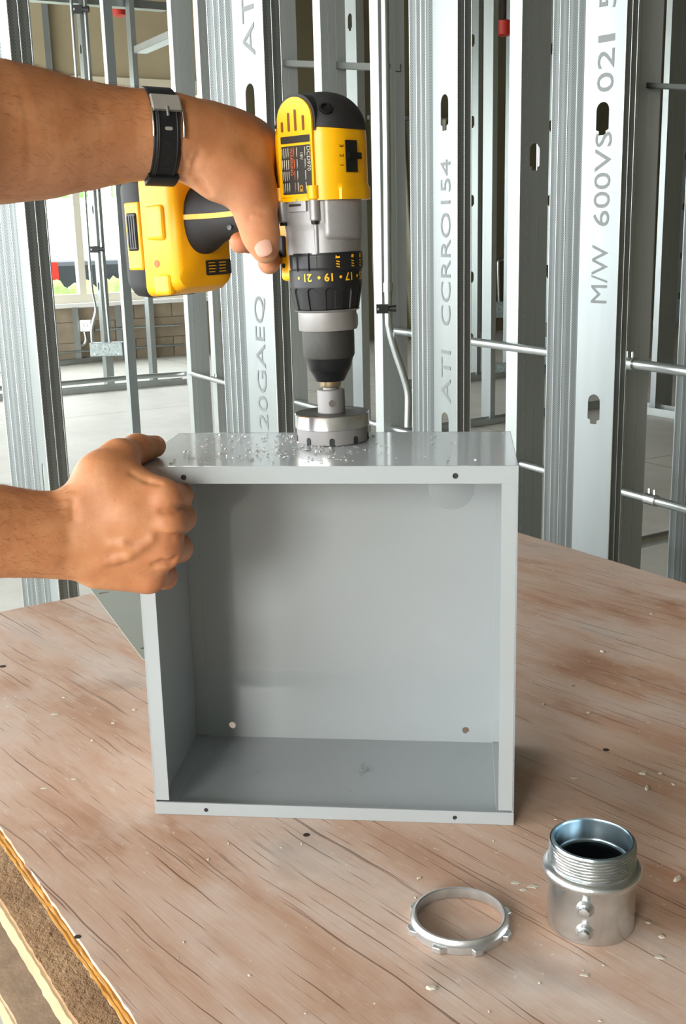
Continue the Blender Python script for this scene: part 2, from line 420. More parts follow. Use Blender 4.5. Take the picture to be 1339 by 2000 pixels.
# storefront window with frame, mullions and panes
w1 = empty('window_1', M=MW); w1['kind'] = 'structure'
MB().box((-7, 0.05, SILL + 0.035), (XW1, 0.15, SILL + 0.12)).build('bottom_rail', 'window_frame', w1)
xm = bs(onback(153, 480, 0.1))
xs = [xm - 4.2, xm - 2.8, xm - 1.4, xm, xm + 1.4, XW1 - 0.06]
for x in xs: MB().box((x - 0.035, 0.05, SILL + 0.12), (x + 0.035, 0.15, HEAD - 0.13)).build('mullion', 'window_frame', w1)
for x0, x1 in zip(xs[:-1], xs[1:]): MB().box((x0 + 0.035, 0.095, SILL + 0.12), (x1 - 0.035, 0.105, HEAD - 0.13)).build('pane', 'glass', w1)
# remaining shell: left wall (with the storefront openings the daylight comes through), right wall, wall behind the photographer
wl = empty('wall_left'); wl['kind'] = 'structure'
MB().box((-4.75, -6, 2.55), (-4.55, 9.2, ZC)).build('lintel', 'side_wall', wl)
MB().box((-4.75, -6, ZF), (-4.55, 9.2, -0.3)).build('knee_wall', 'side_wall', wl)
for k in range(8): MB().box((-4.7, -6 + 2.15 * k, -0.3), (-4.6, -5.92 + 2.15 * k, 2.55)).build('mullion', 'window_frame', wl)
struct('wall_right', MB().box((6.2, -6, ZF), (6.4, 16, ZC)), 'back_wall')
struct('wall_front', MB().box((-4.55, -6, ZF), (6.2, -5.8, ZC)), 'side_wall')

# ------------------------------------------------------------------ outside the window
def ob(u, v, off): return onback(u, v, off)
tag(MB().box((-22, 0.4, ZF - 0.2), (14, 40, ZF - 0.1)).build('parking_lot', 'asphalt', None, M=MW), 'pale asphalt parking lot outside the window', 'ground', kind='structure')
wbd = empty('white_building', M=MW @ Matrix.Translation((0, 25, ZF - 0.1)))
tag(wbd, 'long white building across the parking lot', 'building')
MB().box((-26, 0, 0), (14, 5, 2.5)).build('wall', 'white_building', wbd)
MB().box((-26, -0.1, 2.45), (14, 5.1, 2.6)).build('roof_edge', 'window_frame', wbd)
for x in (-12.2, -10.0, -7.9, -5.4): MB().box((x, -0.05, 0.5), (x + 0.9, 0.02, 1.5)).build('window', 'truck_glass', wbd)
def blob(name, material, c, r, seed, parent=None, sub=4, amp=0.18):
    rnd = np.random.RandomState(seed); bm = bmesh.new(); bmesh.ops.create_icosphere(bm, subdivisions=sub, radius=1)
    dirs = rnd.randn(40, 3); dirs /= np.linalg.norm(dirs, axis=1)[:, None]
    for v in bm.verts:
        d = np.array(v.co); k = 1 + amp * np.max(np.exp(-np.sum((dirs - d) ** 2, 1) * 14)) + rnd.randn() * 0.03
        v.co = Vector((d[0] * r[0] * k, d[1] * r[1] * k, d[2] * r[2] * k))
    me = bpy.data.meshes.new(name); bm.to_mesh(me); bm.free(); return link(name, me, material, parent, True, Matrix.Translation(c))
for i, (u, rx) in enumerate(((104, 0.36), (160, 0.42), (222, 0.36), (280, 0.42))):
    c = ob(u, 560, 2.2 + 1.1 * (i % 2)); p = Vector((c.x, c.y, ZF + 0.25))
    b_ = empty('bush', (p.x, p.y, ZF - 0.1)); tag(b_, ['rounded green bush outside the window beside the near stud', 'low green bush seen through the window behind the twin conduits', 'green bush outside the window below the drill battery', 'green bush at the right end of the row outside the window'][i], 'bush')
    blob('foliage', 'leaf', (0, 0, 0.36), (rx * 0.78, 0.36, 0.38 + 0.05 * (i % 2 == 0)), 5 + i, b_); MB().tube([(0, 0, 0), (0, 0, 0.3)], 0.03).build('stem', 'hair', b_)
# pickup truck parked beyond the bushes
tp = ob(112, 545, 6.2); tr = empty('pickup_truck', M=frame((tp.x, tp.y, ZF - 0.1), WA, WN, (0, 0, 1)))
tag(tr, 'dark pickup truck with a red tail light parked outside the window', 'truck')
bevel(MB().box((-0.1, 0, 0.45), (5.0, 1.8, 1.0)).build('body', 'truck_paint', tr), 0.08)
bevel(MB().loft([[Vector((x, y, z)) for x, y in q] for z, q in ((1.0, ((1.8, 0.05), (3.9, 0.05), (3.9, 1.75), (1.8, 1.75))), (1.55, ((2.1, 0.2), (3.3, 0.2), (3.3, 1.6), (2.1, 1.6))))]).build('cab', 'truck_paint', tr), 0.05)
MB().box((2.15, 0.02, 1.08), (3.3, 0.16, 1.42)).build('side_window', 'truck_glass', tr)
MB().box((-0.13, -0.02, 0.66), (0.02, 0.25, 0.98)).build('tail_light', 'tail_light', tr)
MB().box((-0.3, 0.1, 0.42), (-0.08, 1.7, 0.58)).build('bumper', 'conduit_metal', tr)
for x in (0.9, 4.0):
    MB().lathe([(0.2, -0.1), (0.37, -0.1), (0.37, 0.12), (0.2, 0.12)], 28, M=Matrix.Translation((x, 0.05, 0.37)) @ Matrix.Rotation(PI / 2, 4, 'X')).build('wheel', 'tyre', tr, True)
for i, u in enumerate((108, 270)):
    c = ob(u, 380, 33); t_ = empty('tree', (c.x, c.y, ZF - 0.1)); tag(t_, ['leafy green tree above the white building left of the thin stud', 'leafy green tree beyond the white building behind the drill battery'][i], 'tree')
    blob('crown', 'tree_leaf', (0, 0, 3.2 + 0.2 * i), (1.05, 1.1, 1.3), 20 + i, t_); MB().tube([(0, 0, 0), (0.05, 0, 2.4)], [0.12, 0.08]).build('trunk', 'hair', t_)

# ================================================================== metal framing
def key_slot(cx, z, w=0.032, h=0.066):
    hw = w / 2; tw = hw * 0.55; zt = z + h / 2; zb = z - h / 2; tb = zb + h * 0.17
    o = [(cx - tw, zb), (cx + tw, zb), (cx + tw, tb - 0.003), (cx + hw, tb)]
    for i in range(9): a = PI * i / 8; o.append((cx + hw * math.cos(a), zt - hw + hw * math.sin(a)))
    o += [(cx - hw, tb), (cx - tw, tb - 0.003)]
    return o
def strip(name, parent, org, d, w, z0, z1, material, slots=(), th=0.0014, slot_w=0.032, slot_h=0.066):
    """sheet-metal strip: local x across (direction d), z up"""
    d = Vector(d).normalized(); nrm = Vector((0, 0, 1)).cross(d)
    me = curve_mesh([[(0, z0), (w, z0), (w, z1), (0, z1)]] + [key_slot(w / 2, z, slot_w, slot_h) for z in slots], th)
    # curve lies in xy: move y -> z
    co = np.zeros(len(me.vertices) * 3, np.float32); me.vertices.foreach_get('co', co); co = co.reshape(-1, 3)
    co = np.stack([co[:, 0], -co[:, 2], co[:, 1]], 1); me.vertices.foreach_set('co', co.ravel()); me.update()
    M = frame(org, d, nrm, (0, 0, 1)); M.translation = Vector(org) - parent.matrix_world.translation
    me.materials.clear()
    return link(name, me, material, parent, False, M)
def rib(parent, org, d, x, z0, z1, material='stud_flange', r=0.0016):
    d = Vector(d).normalized(); p = Vector(org) + d * x - parent.matrix_world.translation
    nrm = Vector((0, 0, 1)).cross(d)
    vv = []
    for z in (z0, z1):
        for a in (-1, -0.4, 0.4, 1): vv.append(p + d * (a * r) - nrm * ((1 - abs(a)) * r * 1.2) + Vector((0, 0, z)))
    return MB().add(vv, [(0, 1, 5, 4), (1, 2, 6, 5), (2, 3, 7, 6)]).build('rib', material, parent)
SLZ = (0.735 - 0.033, 0.125 - 0.033, -0.485 - 0.033, 1.345 - 0.033, 1.955 - 0.033)
def near_stud(ctr, twist, ww, bw, label, text=()):
    """knurled shaft stud: smooth printed web, knurled rear flange to the left, narrow front flange to the right"""
    c = Vector((ctr[0], ctr[1], 0)); a0 = math.atan2(N.y, N.x) + math.radians(twist)
    wd = Vector((math.cos(a0), math.sin(a0), 0)); pf = c - wd * ww / 2; pb = c + wd * ww / 2
    e = empty('metal_stud', (pf.x, pf.y, ZF)); bpy.context.view_layer.update()
    tag(e, label, 'metal stud', 'near galvanized studs')
    z0 = 0.0; H = ZC - ZF
    bd = Vector((-0.80, 0.60, 0)).normalized()
    # web local x runs from the rear edge to the front edge
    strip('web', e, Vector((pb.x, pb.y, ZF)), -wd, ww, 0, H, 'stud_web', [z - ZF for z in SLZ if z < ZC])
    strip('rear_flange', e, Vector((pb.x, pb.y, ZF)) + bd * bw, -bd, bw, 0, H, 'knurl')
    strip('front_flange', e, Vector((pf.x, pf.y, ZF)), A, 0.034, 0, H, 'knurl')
    for x in (0.001, 0.0165, bw * 0.5, bw - 0.016): rib(e, Vector((pb.x, pb.y, ZF)) + bd * bw, -bd, x, 0, H)
    for x in (0.001, 0.017, 0.033): rib(e, Vector((pf.x, pf.y, ZF)), A, x, 0, H)
    strip('lip', e, Vector((pf.x, pf.y, ZF)) + A * 0.034, N, 0.010, 0, H, 'stud_flange')
    for body, v0, v1, uu in text:
        za = aty(uu, v0, c.y).z; zb = aty(uu, v1, c.y).z; zc = (za + zb) / 2
        me = text_mesh(body, 0.05, 0.0); co = np.zeros(len(me.vertices) * 3, np.float32); me.vertices.foreach_get('co', co); co = co.reshape(-1, 3)
        lo_, hi_ = co.min(0), co.max(0); hgt = 0.041 if body != '.' else 0.007
        co[:, 0] = (co[:, 0] - (lo_[0] + hi_[0]) / 2) * (zb - za) / (hi_[0] - lo_[0]); co[:, 1] = (co[:, 1] - (lo_[1] + hi_[1]) / 2) * hgt / (hi_[1] - lo_[1])
        me.vertices.foreach_set('co', co.ravel()); me.update(); nrm = Vector((0, 0, 1)).cross(-wd)   # points to the viewed side or away
        vdir = (CAM - c); nn = nrm if nrm.dot(vdir) > 0 else -nrm
        xa = Vector((0, 0, 1)); ya = nn.cross(xa)
        # text reads upwards: x = up, y = to the left as seen
        M = frame(c + wd * (-0.004) + nn * 0.0013 + Vector((0, 0, zc)) - e.matrix_world.translation, xa, ya, nn)
        link('lettering', me, 'stud_print', e, False, M)
    return e
near_stud((-0.478, 0.960), -8, 0.10, 0.080, 'wide knurled galvanized stud at the left edge behind the watch arm')
near_stud((-0.125, 1.174), 2, 0.104, 0.060, 'knurled galvanized stud printed 20GAEQ left of the drill', [('20GAEQ', 838, 578, 512), ('AT', 112, -12, 488)])
near_stud((0.229, 1.394), -9, 0.10, 0.054, 'knurled galvanized stud printed ATI CCRRO154 right of the drill', [('ATI', 785, 684, 868), ('CCRRO154', 636, 312, 868)])
near_stud((0.577, 1.596), 10, 0.10, 0.074, 'knurled galvanized stud printed M/W 600VS right of the box', [('M/W', 592, 478, 1172), ('600VS', 442, 258, 1178), ('0', 180, 142, 1182), ('2', 135, 96, 1186), ('1', 82, 68, 1188), ('5', 17, -22, 1190)])
near_stud((0.935, 1.810), 4, 0.10, 0.074, 'knurled galvanized stud cut off by the right edge above the plywood')

def c_stud(corner, lw, rw, label, lmat='stud_flange', rmat='stud_web_zig', lsl=(), rsl=(), zt=ZC, group='background galvanized studs', sw=0.032, sh=0.066):
    """two visible faces of a C stud: left face runs back along N, right face along A, plus the far flange and lips"""
    e = empty('metal_stud', (corner.x, corner.y, ZF)); bpy.context.view_layer.update(); tag(e, label, 'metal stud', group)
    o = Vector((corner.x, corner.y, ZF)); H = zt - ZF
    lname, rname = ('flange', 'web') if rw > lw else ('web', 'flange')
    strip(lname, e, o + N * lw, -N, lw, 0, H, lmat, lsl, slot_w=sw, slot_h=sh)
    strip(rname, e, o, A, rw, 0, H, rmat, rsl, slot_w=sw, slot_h=sh)
    if rw > lw: strip('far_flange', e, o + A * rw, N, lw, 0, H, 'stud_flange'); strip('lip', e, o + N * lw, A, 0.008, 0, H, 'stud_flange')
    else: strip('far_flange', e, o + N * lw, A, rw, 0, H, 'stud_flange'); strip('lip', e, o + A * rw, N, 0.008, 0, H, 'stud_flange')
    for q in (0.3, 0.62):
        if rw > lw: rib(e, o, A, rw * q, 0, H, 'stud_web', 0.0012)
    return e
SL = [z - ZF for z in (-0.38, 0.12, 0.72, 1.32, 1.92)]
# partition running towards the viewer on the right (wall with the two pipe runs)
for u, v, y, lab in ((333, 0, 4.35, 'grey stud with bright left flange right above the wristwatch'), (385, 0, 4.12, 'grey stud beside the corner stud, left of the 20GAEQ stud'),
                     (531, 0, 3.35, 'grey stud directly behind the dark flange of the 20GAEQ stud'), (624, 0, 2.98, 'grey stud rising directly behind the top of the drill'),
                     (737, 0, 2.68, 'grey stud carrying the bent vertical conduit'), (1020, 0, 2.08, 'tall grey stud with pipe through it right above the box corner'),
                     (1236, 0, 1.74, 'blue-grey stud just right of the M/W 600VS stud')):
    c = aty(u, v, y)
    c_stud(c, 0.046, 0.092, lab, rsl=[0.14 - ZF - 0.0] if u in (385,) else ([0.66 - ZF] if u == 1020 else ()), group='studs of the pipe-run partition')
# wall going left from the corner
c = aty(201, 5, 3.78); c_stud(c, 0.036, 0.034, 'slim pale stud standing alone behind the upper forearm', rmat='stud_web')
c = aty(60, 300, 4.05); c_stud(c, 0.046, 0.034, 'slim stud hidden behind the wide left stud')
# row parallel to the near studs, further back
c = aty(694, 0, 4.0); c_stud(c, 0.092, 0.036, 'white-lit stud right behind the drill body and chuck', 'stud_web', 'stud_flange', lsl=SL)
def onfloor(u, v): return atz(u, v, ZF)
for u, v, lab, sl in ((957, 824, 'pale two-tone stud standing on the nearer floor track between the printed studs', ()), (1094, 806, 'stud on the nearer floor track hidden by the M/W stud', ())):
    c_stud(onfloor(u, v), 0.092, 0.036, lab, 'stud_web', 'stud_flange', lsl=sl)
for u, v, lab in ((931, 739, 'bright slotted stud just right of the ATI CCRRO154 stud'), (1003, 728, 'bright slotted stud half hidden by the stud with the pipe through it'), (1077, 721, 'bright slotted stud just left of the M/W 600VS stud')):
    c_stud(onfloor(u, v), 0.15, 0.036, lab, 'stud_web', 'stud_web', lsl=SL, sw=0.05, sh=0.09)
c_stud(onfloor(1278, 806), 0.046, 0.15, 'stud with bright left edge on the right-hand floor track', rmat='stud_web')
c_stud(onfloor(1246, 702), 0.05, 0.15, 'dim distant stud just right of the blue-grey stud', 'stud_web', 'stud_web')
c_stud(onfloor(1333, 628), 0.15, 0.05, 'small distant slotted stud near the right edge', 'stud_web', 'stud_web', lsl=SL, sw=0.05, sh=0.09)
# partition in front of the window
c_stud(onfloor(211, 757), 0.09, 0.06, 'stud between the twin conduits in front of the window', 'stud_web', 'track_metal', lsl=SL)
c_stud(onfloor(300, 748), 0.09, 0.04, 'stud in front of the block wall below the drill battery', 'stud_web', 'track_metal')
c_stud(onfloor(14, 780), 0.09, 0.04, 'far stud at the left edge behind the wide stud', 'stud_web', 'track_metal')

def track(name, p, q, label, w=0.09, h=0.035, group=None, material='track_metal', cat='track'):
    p = Vector(p); q = Vector(q); d = (q - p); L = d.length; d.normalize(); up = Vector((0, 0, 1)); s_ = up.cross(d).normalized(); up = d.cross(s_)
    e = empty(name, M=frame(p, d, s_, up)); tag(e, label, cat, group)
    MB().box((0, 0, 0), (L, w, 0.003)).build('base', material, e); MB().box((0, 0, 0), (L, 0.003, h)).build('flange', material, e)
    MB().box((0, w - 0.003, 0), (L, w, h)).build('flange', material, e); return e
def ext(p, q, a, b): d = (q - p); return p - d * a, q + d * b
p, q = onfloor(915, 836), onfloor(1094, 809); p, q = ext(p, q, 2.2, 0.6)
track('floor_track', p, q, 'nearer floor track of the partition between the printed studs', 0.10)
p, q = onfloor(915, 746), onfloor(1096, 725); p, q = ext(p, q, 0.6, 0.4)
track('floor_track', p, q, 'further floor track behind the slotted bright studs', 0.15, 0.05)
p, q = onfloor(1232, 805), onfloor(1336, 822); p, q = ext(p, q, 0.1, 0.6)
track('floor_track', p, q, 'floor track sloping towards the right edge of the picture', 0.15, 0.05)
p, q = onfloor(125, 772), onfloor(365, 750); p, q = ext(p, q, 0.9, 0.0)
track('floor_track', p, q, 'floor track across the bright floor in front of the window', 0.10, 0.045)
p, q = onfloor(119, 715), onfloor(300, 694); p, q = ext(p, q, 0.8, 0.3)
track('floor_track', p, q, 'floor track along the foot of the block wall', 0.08, 0.05)
p = aty(40, -2, 8.0); q = aty(330, 20, 9.0); track('ceiling_track', p, q, 'overhead track at the top left above the upper wall', 0.1, 0.06, material='track_metal')
p = aty(262, 104, 8.4); q = aty(345, 68, 7.4); track('soffit_track', p, q, 'sloping soffit track above the wristwatch', 0.1, 0.05, material='stud_flange')
p = aty(552, 130, 3.37); q = aty(760, 140, 2.70); track('bridging_channel', p, q, 'dark bridging channel behind the top of the drill', 0.04, 0.022, material='dark_channel')
p = aty(1240, 171, 1.80); q = aty(1352, 178, 1.62); track('bridging_channel', p, q, 'bridging channel at the upper right edge', 0.03, 0.012, material='dark_channel')
# furring studs and bits on the window wall
for i, (u, v) in enumerate(((146, 650), (228, 640), (90, 100), (285, 640))):
    pnt = onback(u, v); x = bs(pnt)
    z0, z1 = (ZF, SILL) if v > 300 else (HEAD, ZC)
    e = empty('furring_stud', M=MW @ Matrix.Translation((x, -0.07, z0)))
    tag(e, ['furring stud on the block wall beside the white outlet box', 'furring stud on the block wall behind the junction box', 'furring stud on the tan upper wall left of the overhead conduits', 'furring stud at the right end of the block wall'][i], 'metal stud', 'furring studs on the window wall')
    MB().box((-0.03, 0, 0), (0.03, 0.003, z1 - z0)).build('flange', 'stud_flange', e); MB().box((0.027, 0.003, 0), (0.03, 0.068, z1 - z0)).build('web', 'track_metal', e)
for v, lab in ((690, 'thin rail across the lower block wall'), (641, 'thin rail across the middle of the block wall')):
    p = onback(70, v - 0 + 2, -0.08); q = onback(360, v - 18, -0.08)
    if v == 641: p = onback(185, 644, -0.08); q = onback(352, 634, -0.08)
    tag(MB().tube([p, q], 0.012, 8).build('wall_rail', 'conduit_metal', None, True), lab, 'rail')

# ------------------------------------------------------------------ conduits
def conduit(pts, r, label, couplings=(), name='conduit', group=None, k=1):
    pts = [Vector(p) for p in pts]
    if k > 1: pts = sweep_smooth(pts, k)
    e = empty(name, pts[0]); tag(e, label, 'conduit', group); off = pts[0]
    MB().tube([p - off for p in pts], r, 16).build('pipe', 'conduit_metal', e, True)
    for a, b in couplings:
        a = Vector(a); b = Vector(b); d = (b - a)
        cp = MB().tube([a - off, b - off], r * 1.28, 16).build('coupling', 'zinc', e, True)
        for t in (0.25, 0.75):
            sp = a + d * t - off; MB().tube([sp + UP * r, sp + UP * (r * 2.3)], r * 0.3, 8).build('screw', 'zinc', cp, True)
    return e
KW = 1.05
def low(u, v): p = atz(u, v, -0.1); return CAM + (p - CAM) * KW
conduit([low(372, 729), low(1360, 1000)], 0.0105, 'low galvanized conduit run through the partition studs', [(low(1262, 973), low(1283, 979)), (low(415, 740), low(425, 742.5))])
def high(u, v): p = atz(u, v, 0.2); return CAM + (p - CAM) * 1.057
conduit([high(765, 645.5), high(1360, 728)], 0.0115, 'upper galvanized conduit run through the partition studs', [(high(1222, 709), high(1240, 711.5))])
def lefc(u, v): p = atz(u, v, -0.1); return CAM + (p - CAM) * 1.055
conduit([lefc(-20, 760), lefc(122, 749), lefc(245, 738), lefc(340, 731.5), low(362, 730)], 0.011, 'galvanized conduit crossing the bright floor on the left', k=4)
Y5 = 2.60
conduit([aty(751, -20, Y5), aty(755, 300, Y5), aty(758, 600, Y5), aty(760, 640, Y5), aty(770, 680, Y5), aty(788, 735, Y5), aty(796, 765, Y5), aty(797, 790, Y5), aty(796, 834, Y5)], 0.0115,
        'vertical bent conduit in front of the grey stud right of the drill', [(aty(757.5, 552, Y5), aty(757.5, 570, Y5))], k=4)
conduit([aty(1190, 1073, 1.86), aty(1350, 1037, 2.06)], 0.0155, 'dark conduit slanting up to the right just above the plywood edge')
YE = onfloor(211, 757).y - 0.05
conduit([aty(138, -10, YE), aty(160, 300, YE), aty(177, 540, YE), aty(184, 588, YE), aty(187, 608, YE), aty(182, 628, YE), aty(179, 645, YE), aty(180, 668, YE)], 0.013, 'left of the twin conduits dropping to the junction box', k=4, group='twin conduits')
conduit([aty(164, -10, YE), aty(186, 300, YE), aty(203, 540, YE), aty(214, 668, YE)], 0.012, 'right of the twin conduits dropping to the junction box', k=3, group='twin conduits')
conduit([onback(165, 648, -0.08), onback(168, 662, -0.1), onback(165, 672, -0.1), onback(160, 676, -0.1)], 0.015, 'short curved cable below the white outlet box', k=4, name='cable')
def box_thing(name, p, w, h, d, label, material, cat='electrical box', bits=True):
    e = empty(name, (p.x, p.y, p.z)); tag(e, label, cat)
    bevel(MB().box((-w / 2, -d / 2, -h / 2), (w / 2, d / 2, h / 2)).build('body', material, e), min(w, h) * 0.06)
    for sx in (-1, 1): MB().lathe([(0, -0.004), (h * 0.08, -0.004), (h * 0.08, 0.004), (0, 0.004)], 12, M=Matrix.Translation((sx * w * 0.36, -d / 2 - 0.003, -h * 0.3)) @ Matrix.Rotation(PI / 2, 4, 'X')).build('screw', 'zinc', e)
    MB().lathe([(h * 0.14, -0.003), (h * 0.2, -0.003), (h * 0.2, 0.003), (h * 0.14, 0.003)], 16, M=Matrix.Translation((0, -d / 2 - 0.003, 0.05 * h)) @ Matrix.Rotation(PI / 2, 4, 'X'), closed=True).build('knockout', 'track_metal', e)
    return e
box_thing('junction_box', aty(209, 682, YE), 0.27, 0.115, 0.06, 'wide galvanized junction box under the twin conduits', 'galv_box')
box_thing('outlet_box', onback(168, 636, -0.1), 0.11, 0.11, 0.06, 'white outlet box on the block wall beside the furring stud', 'sill_white')
box_thing('outlet_box', onfloor(977, 735) + Vector((0, 0, 0.06)), 0.11, 0.11, 0.06, 'galvanized square outlet box low on the stud between the printed studs', 'galv_box')
box_thing('outlet_box', aty(1063, 643, 5.2), 0.06, 0.07, 0.05, 'small grey box on the bright slotted stud near the M/W stud', 'galv_box')
box_thing('outlet_box', onback(974, 605, -0.05), 0.16, 0.2, 0.06, 'dark outlet box on the dim back wall at the end of the thin pipe', 'galv_box')
conduit([onback(974, 590, -0.05), onback(972, 520, -0.05), onback(976, 508, -0.05), onback(1000, 505, -0.05)], 0.02, 'thin pale pipe on the dim back wall between the studs', k=4)
def clip(p, w, h, label, axis=RIGHT):
    e = empty('conduit_clip', p); tag(e, label, 'clip')
    ax_ = Vector((axis.x, axis.y, 0)).normalized(); M = frame((0, 0, 0), ax_, Vector((0, 0, 1)).cross(ax_), (0, 0, 1))
    MB().box((-w * 0.5, -0.01, -h / 2), (w * 0.1, 0.012, h / 2), M).build('body', 'clip_black', e); MB().tube([M @ Vector((w * 0.05, 0, 0)), M @ Vector((w * 0.5, 0, 0))], [h * 0.22, h * 0.42], 10).build('knob', 'clip_black', e)
    MB().box((-w * 0.46, -0.013, -h * 0.12), (-w * 0.38, -0.009, h * 0.12), M).build('hole', 'stud_flange', e)
clip(aty(754, 603, Y5 - 0.02), 0.060, 0.027, 'black clip holding the bent vertical conduit right of the chuck')
clip(aty(190, 487, YE - 0.03), 0.11, 0.05, 'black clip on the twin conduits against the window')
clip(aty(158, 18, YE - 0.03), 0.12, 0.06, 'black clip high on the twin conduits near the top edge')
clip(aty(1073, 525, 6.6), 0.06, 0.05, 'small black clip on the bright slotted stud near the M/W stud')
# a few things standing or hanging in the dim back
e = empty('brown_panel', M=MW @ Matrix.Translation((bs(onback(668, 100)), -0.04, 0.9))); tag(e, 'rust-brown panel on the back wall above the drill', 'panel')
MB().box((-0.28, 0, 0), (0.22, 0.03, 1.9)).build('board', 'brown_board', e); MB().box((-0.3, -0.01, -0.03), (0.24, 0.02, 0.0)).build('bottom_edge', 'track_metal', e)
e = empty('plastic_sheeting', M=MW @ Matrix.Translation((bs(onback(790, 500)), -0.14, ZF))); tag(e, 'rumpled translucent plastic sheeting on the back wall behind the bent conduit', 'sheeting')
MB().surf(lambda a, b: Vector((-0.5 + 1.0 * a, 0.04 * math.sin(a * 22 + 3 * b) - 0.10 * (1 - b) ** 3 + 0.03 * math.sin(a * 45 + b * 7), 2.4 * b)), 120, 24, False).build('sheet', 'plastic_sheet', e, True)
MB().box((-0.53, -0.02, 2.38), (0.53, 0.03, 2.42)).build('batten', 'track_metal', e)
for i, (u, v, y) in enumerate(((983, 55, 8.5), (234, 18, 9.0))):
    p = aty(u, v, y); e = empty('sprinkler_fitting', p); tag(e, ['red pipe fitting under the ceiling between the printed studs', 'small red fitting beside the overhead track at the top left'][i], 'fitting')
    MB().lathe([(0.03, -0.06), (0.06, -0.05), (0.06, 0.05), (0.035, 0.06)], 16).build('body', 'red_paint', e, True); MB().tube([(0, 0, 0.05), (0, 0, ZC - p.z)], 0.02, 10).build('drop_pipe', 'hole_dark', e, True)

# ================================================================== plywood bench
E1 = Vector((0.54, -0.8417, 0)); E2 = Vector((0.8417, 0.54, 0))
MT = frame((0, 0, 0), E1, E2, (0, 0, 1))
def jag(mb, x0, x1, y0, y1, z0, z1, amp, seed, M, n=260):
    """board with slightly ragged edges"""
    rnd = random.Random(seed); pts = []
    for k in range(n): pts.append((x0 + (x1 - x0) * k / n, y0 + rnd.uniform(-amp, amp)))
    for k in range(n // 2): pts.append((x1 + rnd.uniform(-amp, amp), y0 + (y1 - y0) * k / (n // 2)))
    for k in range(n): pts.append((x1 - (x1 - x0) * k / n, y1 + rnd.uniform(-amp, amp)))
    for k in range(n // 2): pts.append((x0 + rnd.uniform(-amp, amp), y1 - (y1 - y0) * k / (n // 2)))
    mb.loft([[Vector((x, y, z)) for x, y in pts] for z in (z0, z1)]); return mb
ply = empty('plywood_sheet', M=MT); tag(ply, 'worn plywood sheet serving as the workbench top under the grey box', 'plywood')
X0, X1, Y0_, Y1_ = -0.72, 1.1, -0.236, 0.746
jag(MB(), X0, X1, Y0_, Y1_, -0.0035, 0.0, 0.0006, 1, None).build('face_veneer', 'plywood', ply)
# keep the veneer texture in table space
for i, (mt, z0, z1, d) in enumerate((('ply_gold', -0.0075, -0.0036, 0.0012), ('ply_pale', -0.0115, -0.0076, -0.0004), ('ply_gold', -0.0155, -0.0116, 0.001), ('ply_pale', -0.019, -0.0156, -0.0004))):
    jag(MB(), X0 - d, X1 + d, Y0_ - d, Y1_ + d, z0, z1, 0.0007, 5 + i, None).build('ply_layer', mt, ply)
for (u, v, r) in ((598, 1630, 0.0028), (5, 1301, 0.004), (151, 1829, 0.0025), (1183, 1464, 0.003)):
    p = atz(u, v, 0.0004); lp = MT.inverted() @ p
    MB().lathe([(0, 0), (r * 0.7, 0.0001), (r, -0.0002)], 14).build('nail_hole', 'hole_dark', ply, M=Matrix.Translation((lp.x, lp.y, 0.0004)))
lo = empty('lower_board', M=MT @ Matrix.Translation((0, 0, -0.045))); tag(lo, 'dusty brown lower board sticking out under the plywood edge at bottom left', 'board')
jag(MB(), X0 + 0.02, X1, Y0_ - 0.0145, Y1_ - 0.05, -0.004, 0.0, 0.0006, 21, None).build('dusty_face', 'dusty_board', lo)
jag(MB(), X0 + 0.02, X1, Y0_ - 0.0165, Y1_ - 0.05, -0.022, -0.0041, 0.0006, 22, None).build('core', 'lumber_edge', lo)
for k in range(3): MB().box((X0 + 0.1 + 0.75 * k, Y0_ + 0.05, 0.0003), (X0 + 0.19 + 0.75 * k, Y1_ - 0.06, 0.0255)).build('spacer', 'sawhorse_wood', lo)
l2 = empty('bottom_board', M=MT @ Matrix.Translation((0, 0, -0.095))); tag(l2, 'grey-brown bottom board showing in the lower left corner', 'board')
jag(MB(), X0 + 0.03, X1, Y0_ - 0.034, Y1_ - 0.06, -0.004, 0.0, 0.0006, 31, None).build('dusty_face', 'grey_board', l2)
jag(MB(), X0 + 0.03, X1, Y0_ - 0.035, Y1_ - 0.06, -0.024, -0.0041, 0.0006, 32, None).build('core', 'lumber_edge', l2)
for k in range(3): MB().box((X0 + 0.1 + 0.75 * k, Y0_ + 0.02, 0.0003), (X0 + 0.19 + 0.75 * k, Y1_ - 0.06, 0.0275)).build('spacer', 'sawhorse_wood', l2)
for i, xx in enumerate((-0.4, 0.75)):
    sh = empty('sawhorse', M=MT @ Matrix.Translation((xx, 0.255, ZF))); tag(sh, ['sawhorse under the far end of the bench boards', 'sawhorse under the near end of the bench boards'][i], 'sawhorse')
    H = -0.1195 - ZF
    MB().box((-0.045, -0.42, H - 0.09), (0.045, 0.42, H)).build('beam', 'sawhorse_wood', sh)
    for sx in (-1, 1):
        for sy in (-1, 1):
            MB().loft([[Vector((sx * 0.05 + a + (sx * 0.16) * (1 - t), sy * 0.36 + b, t * (H - 0.05))) for a, b in ((-0.02, -0.045), (0.02, -0.045), (0.02, 0.045), (-0.02, 0.045))] for t in (0, 1)]).build('leg', 'sawhorse_wood', sh)
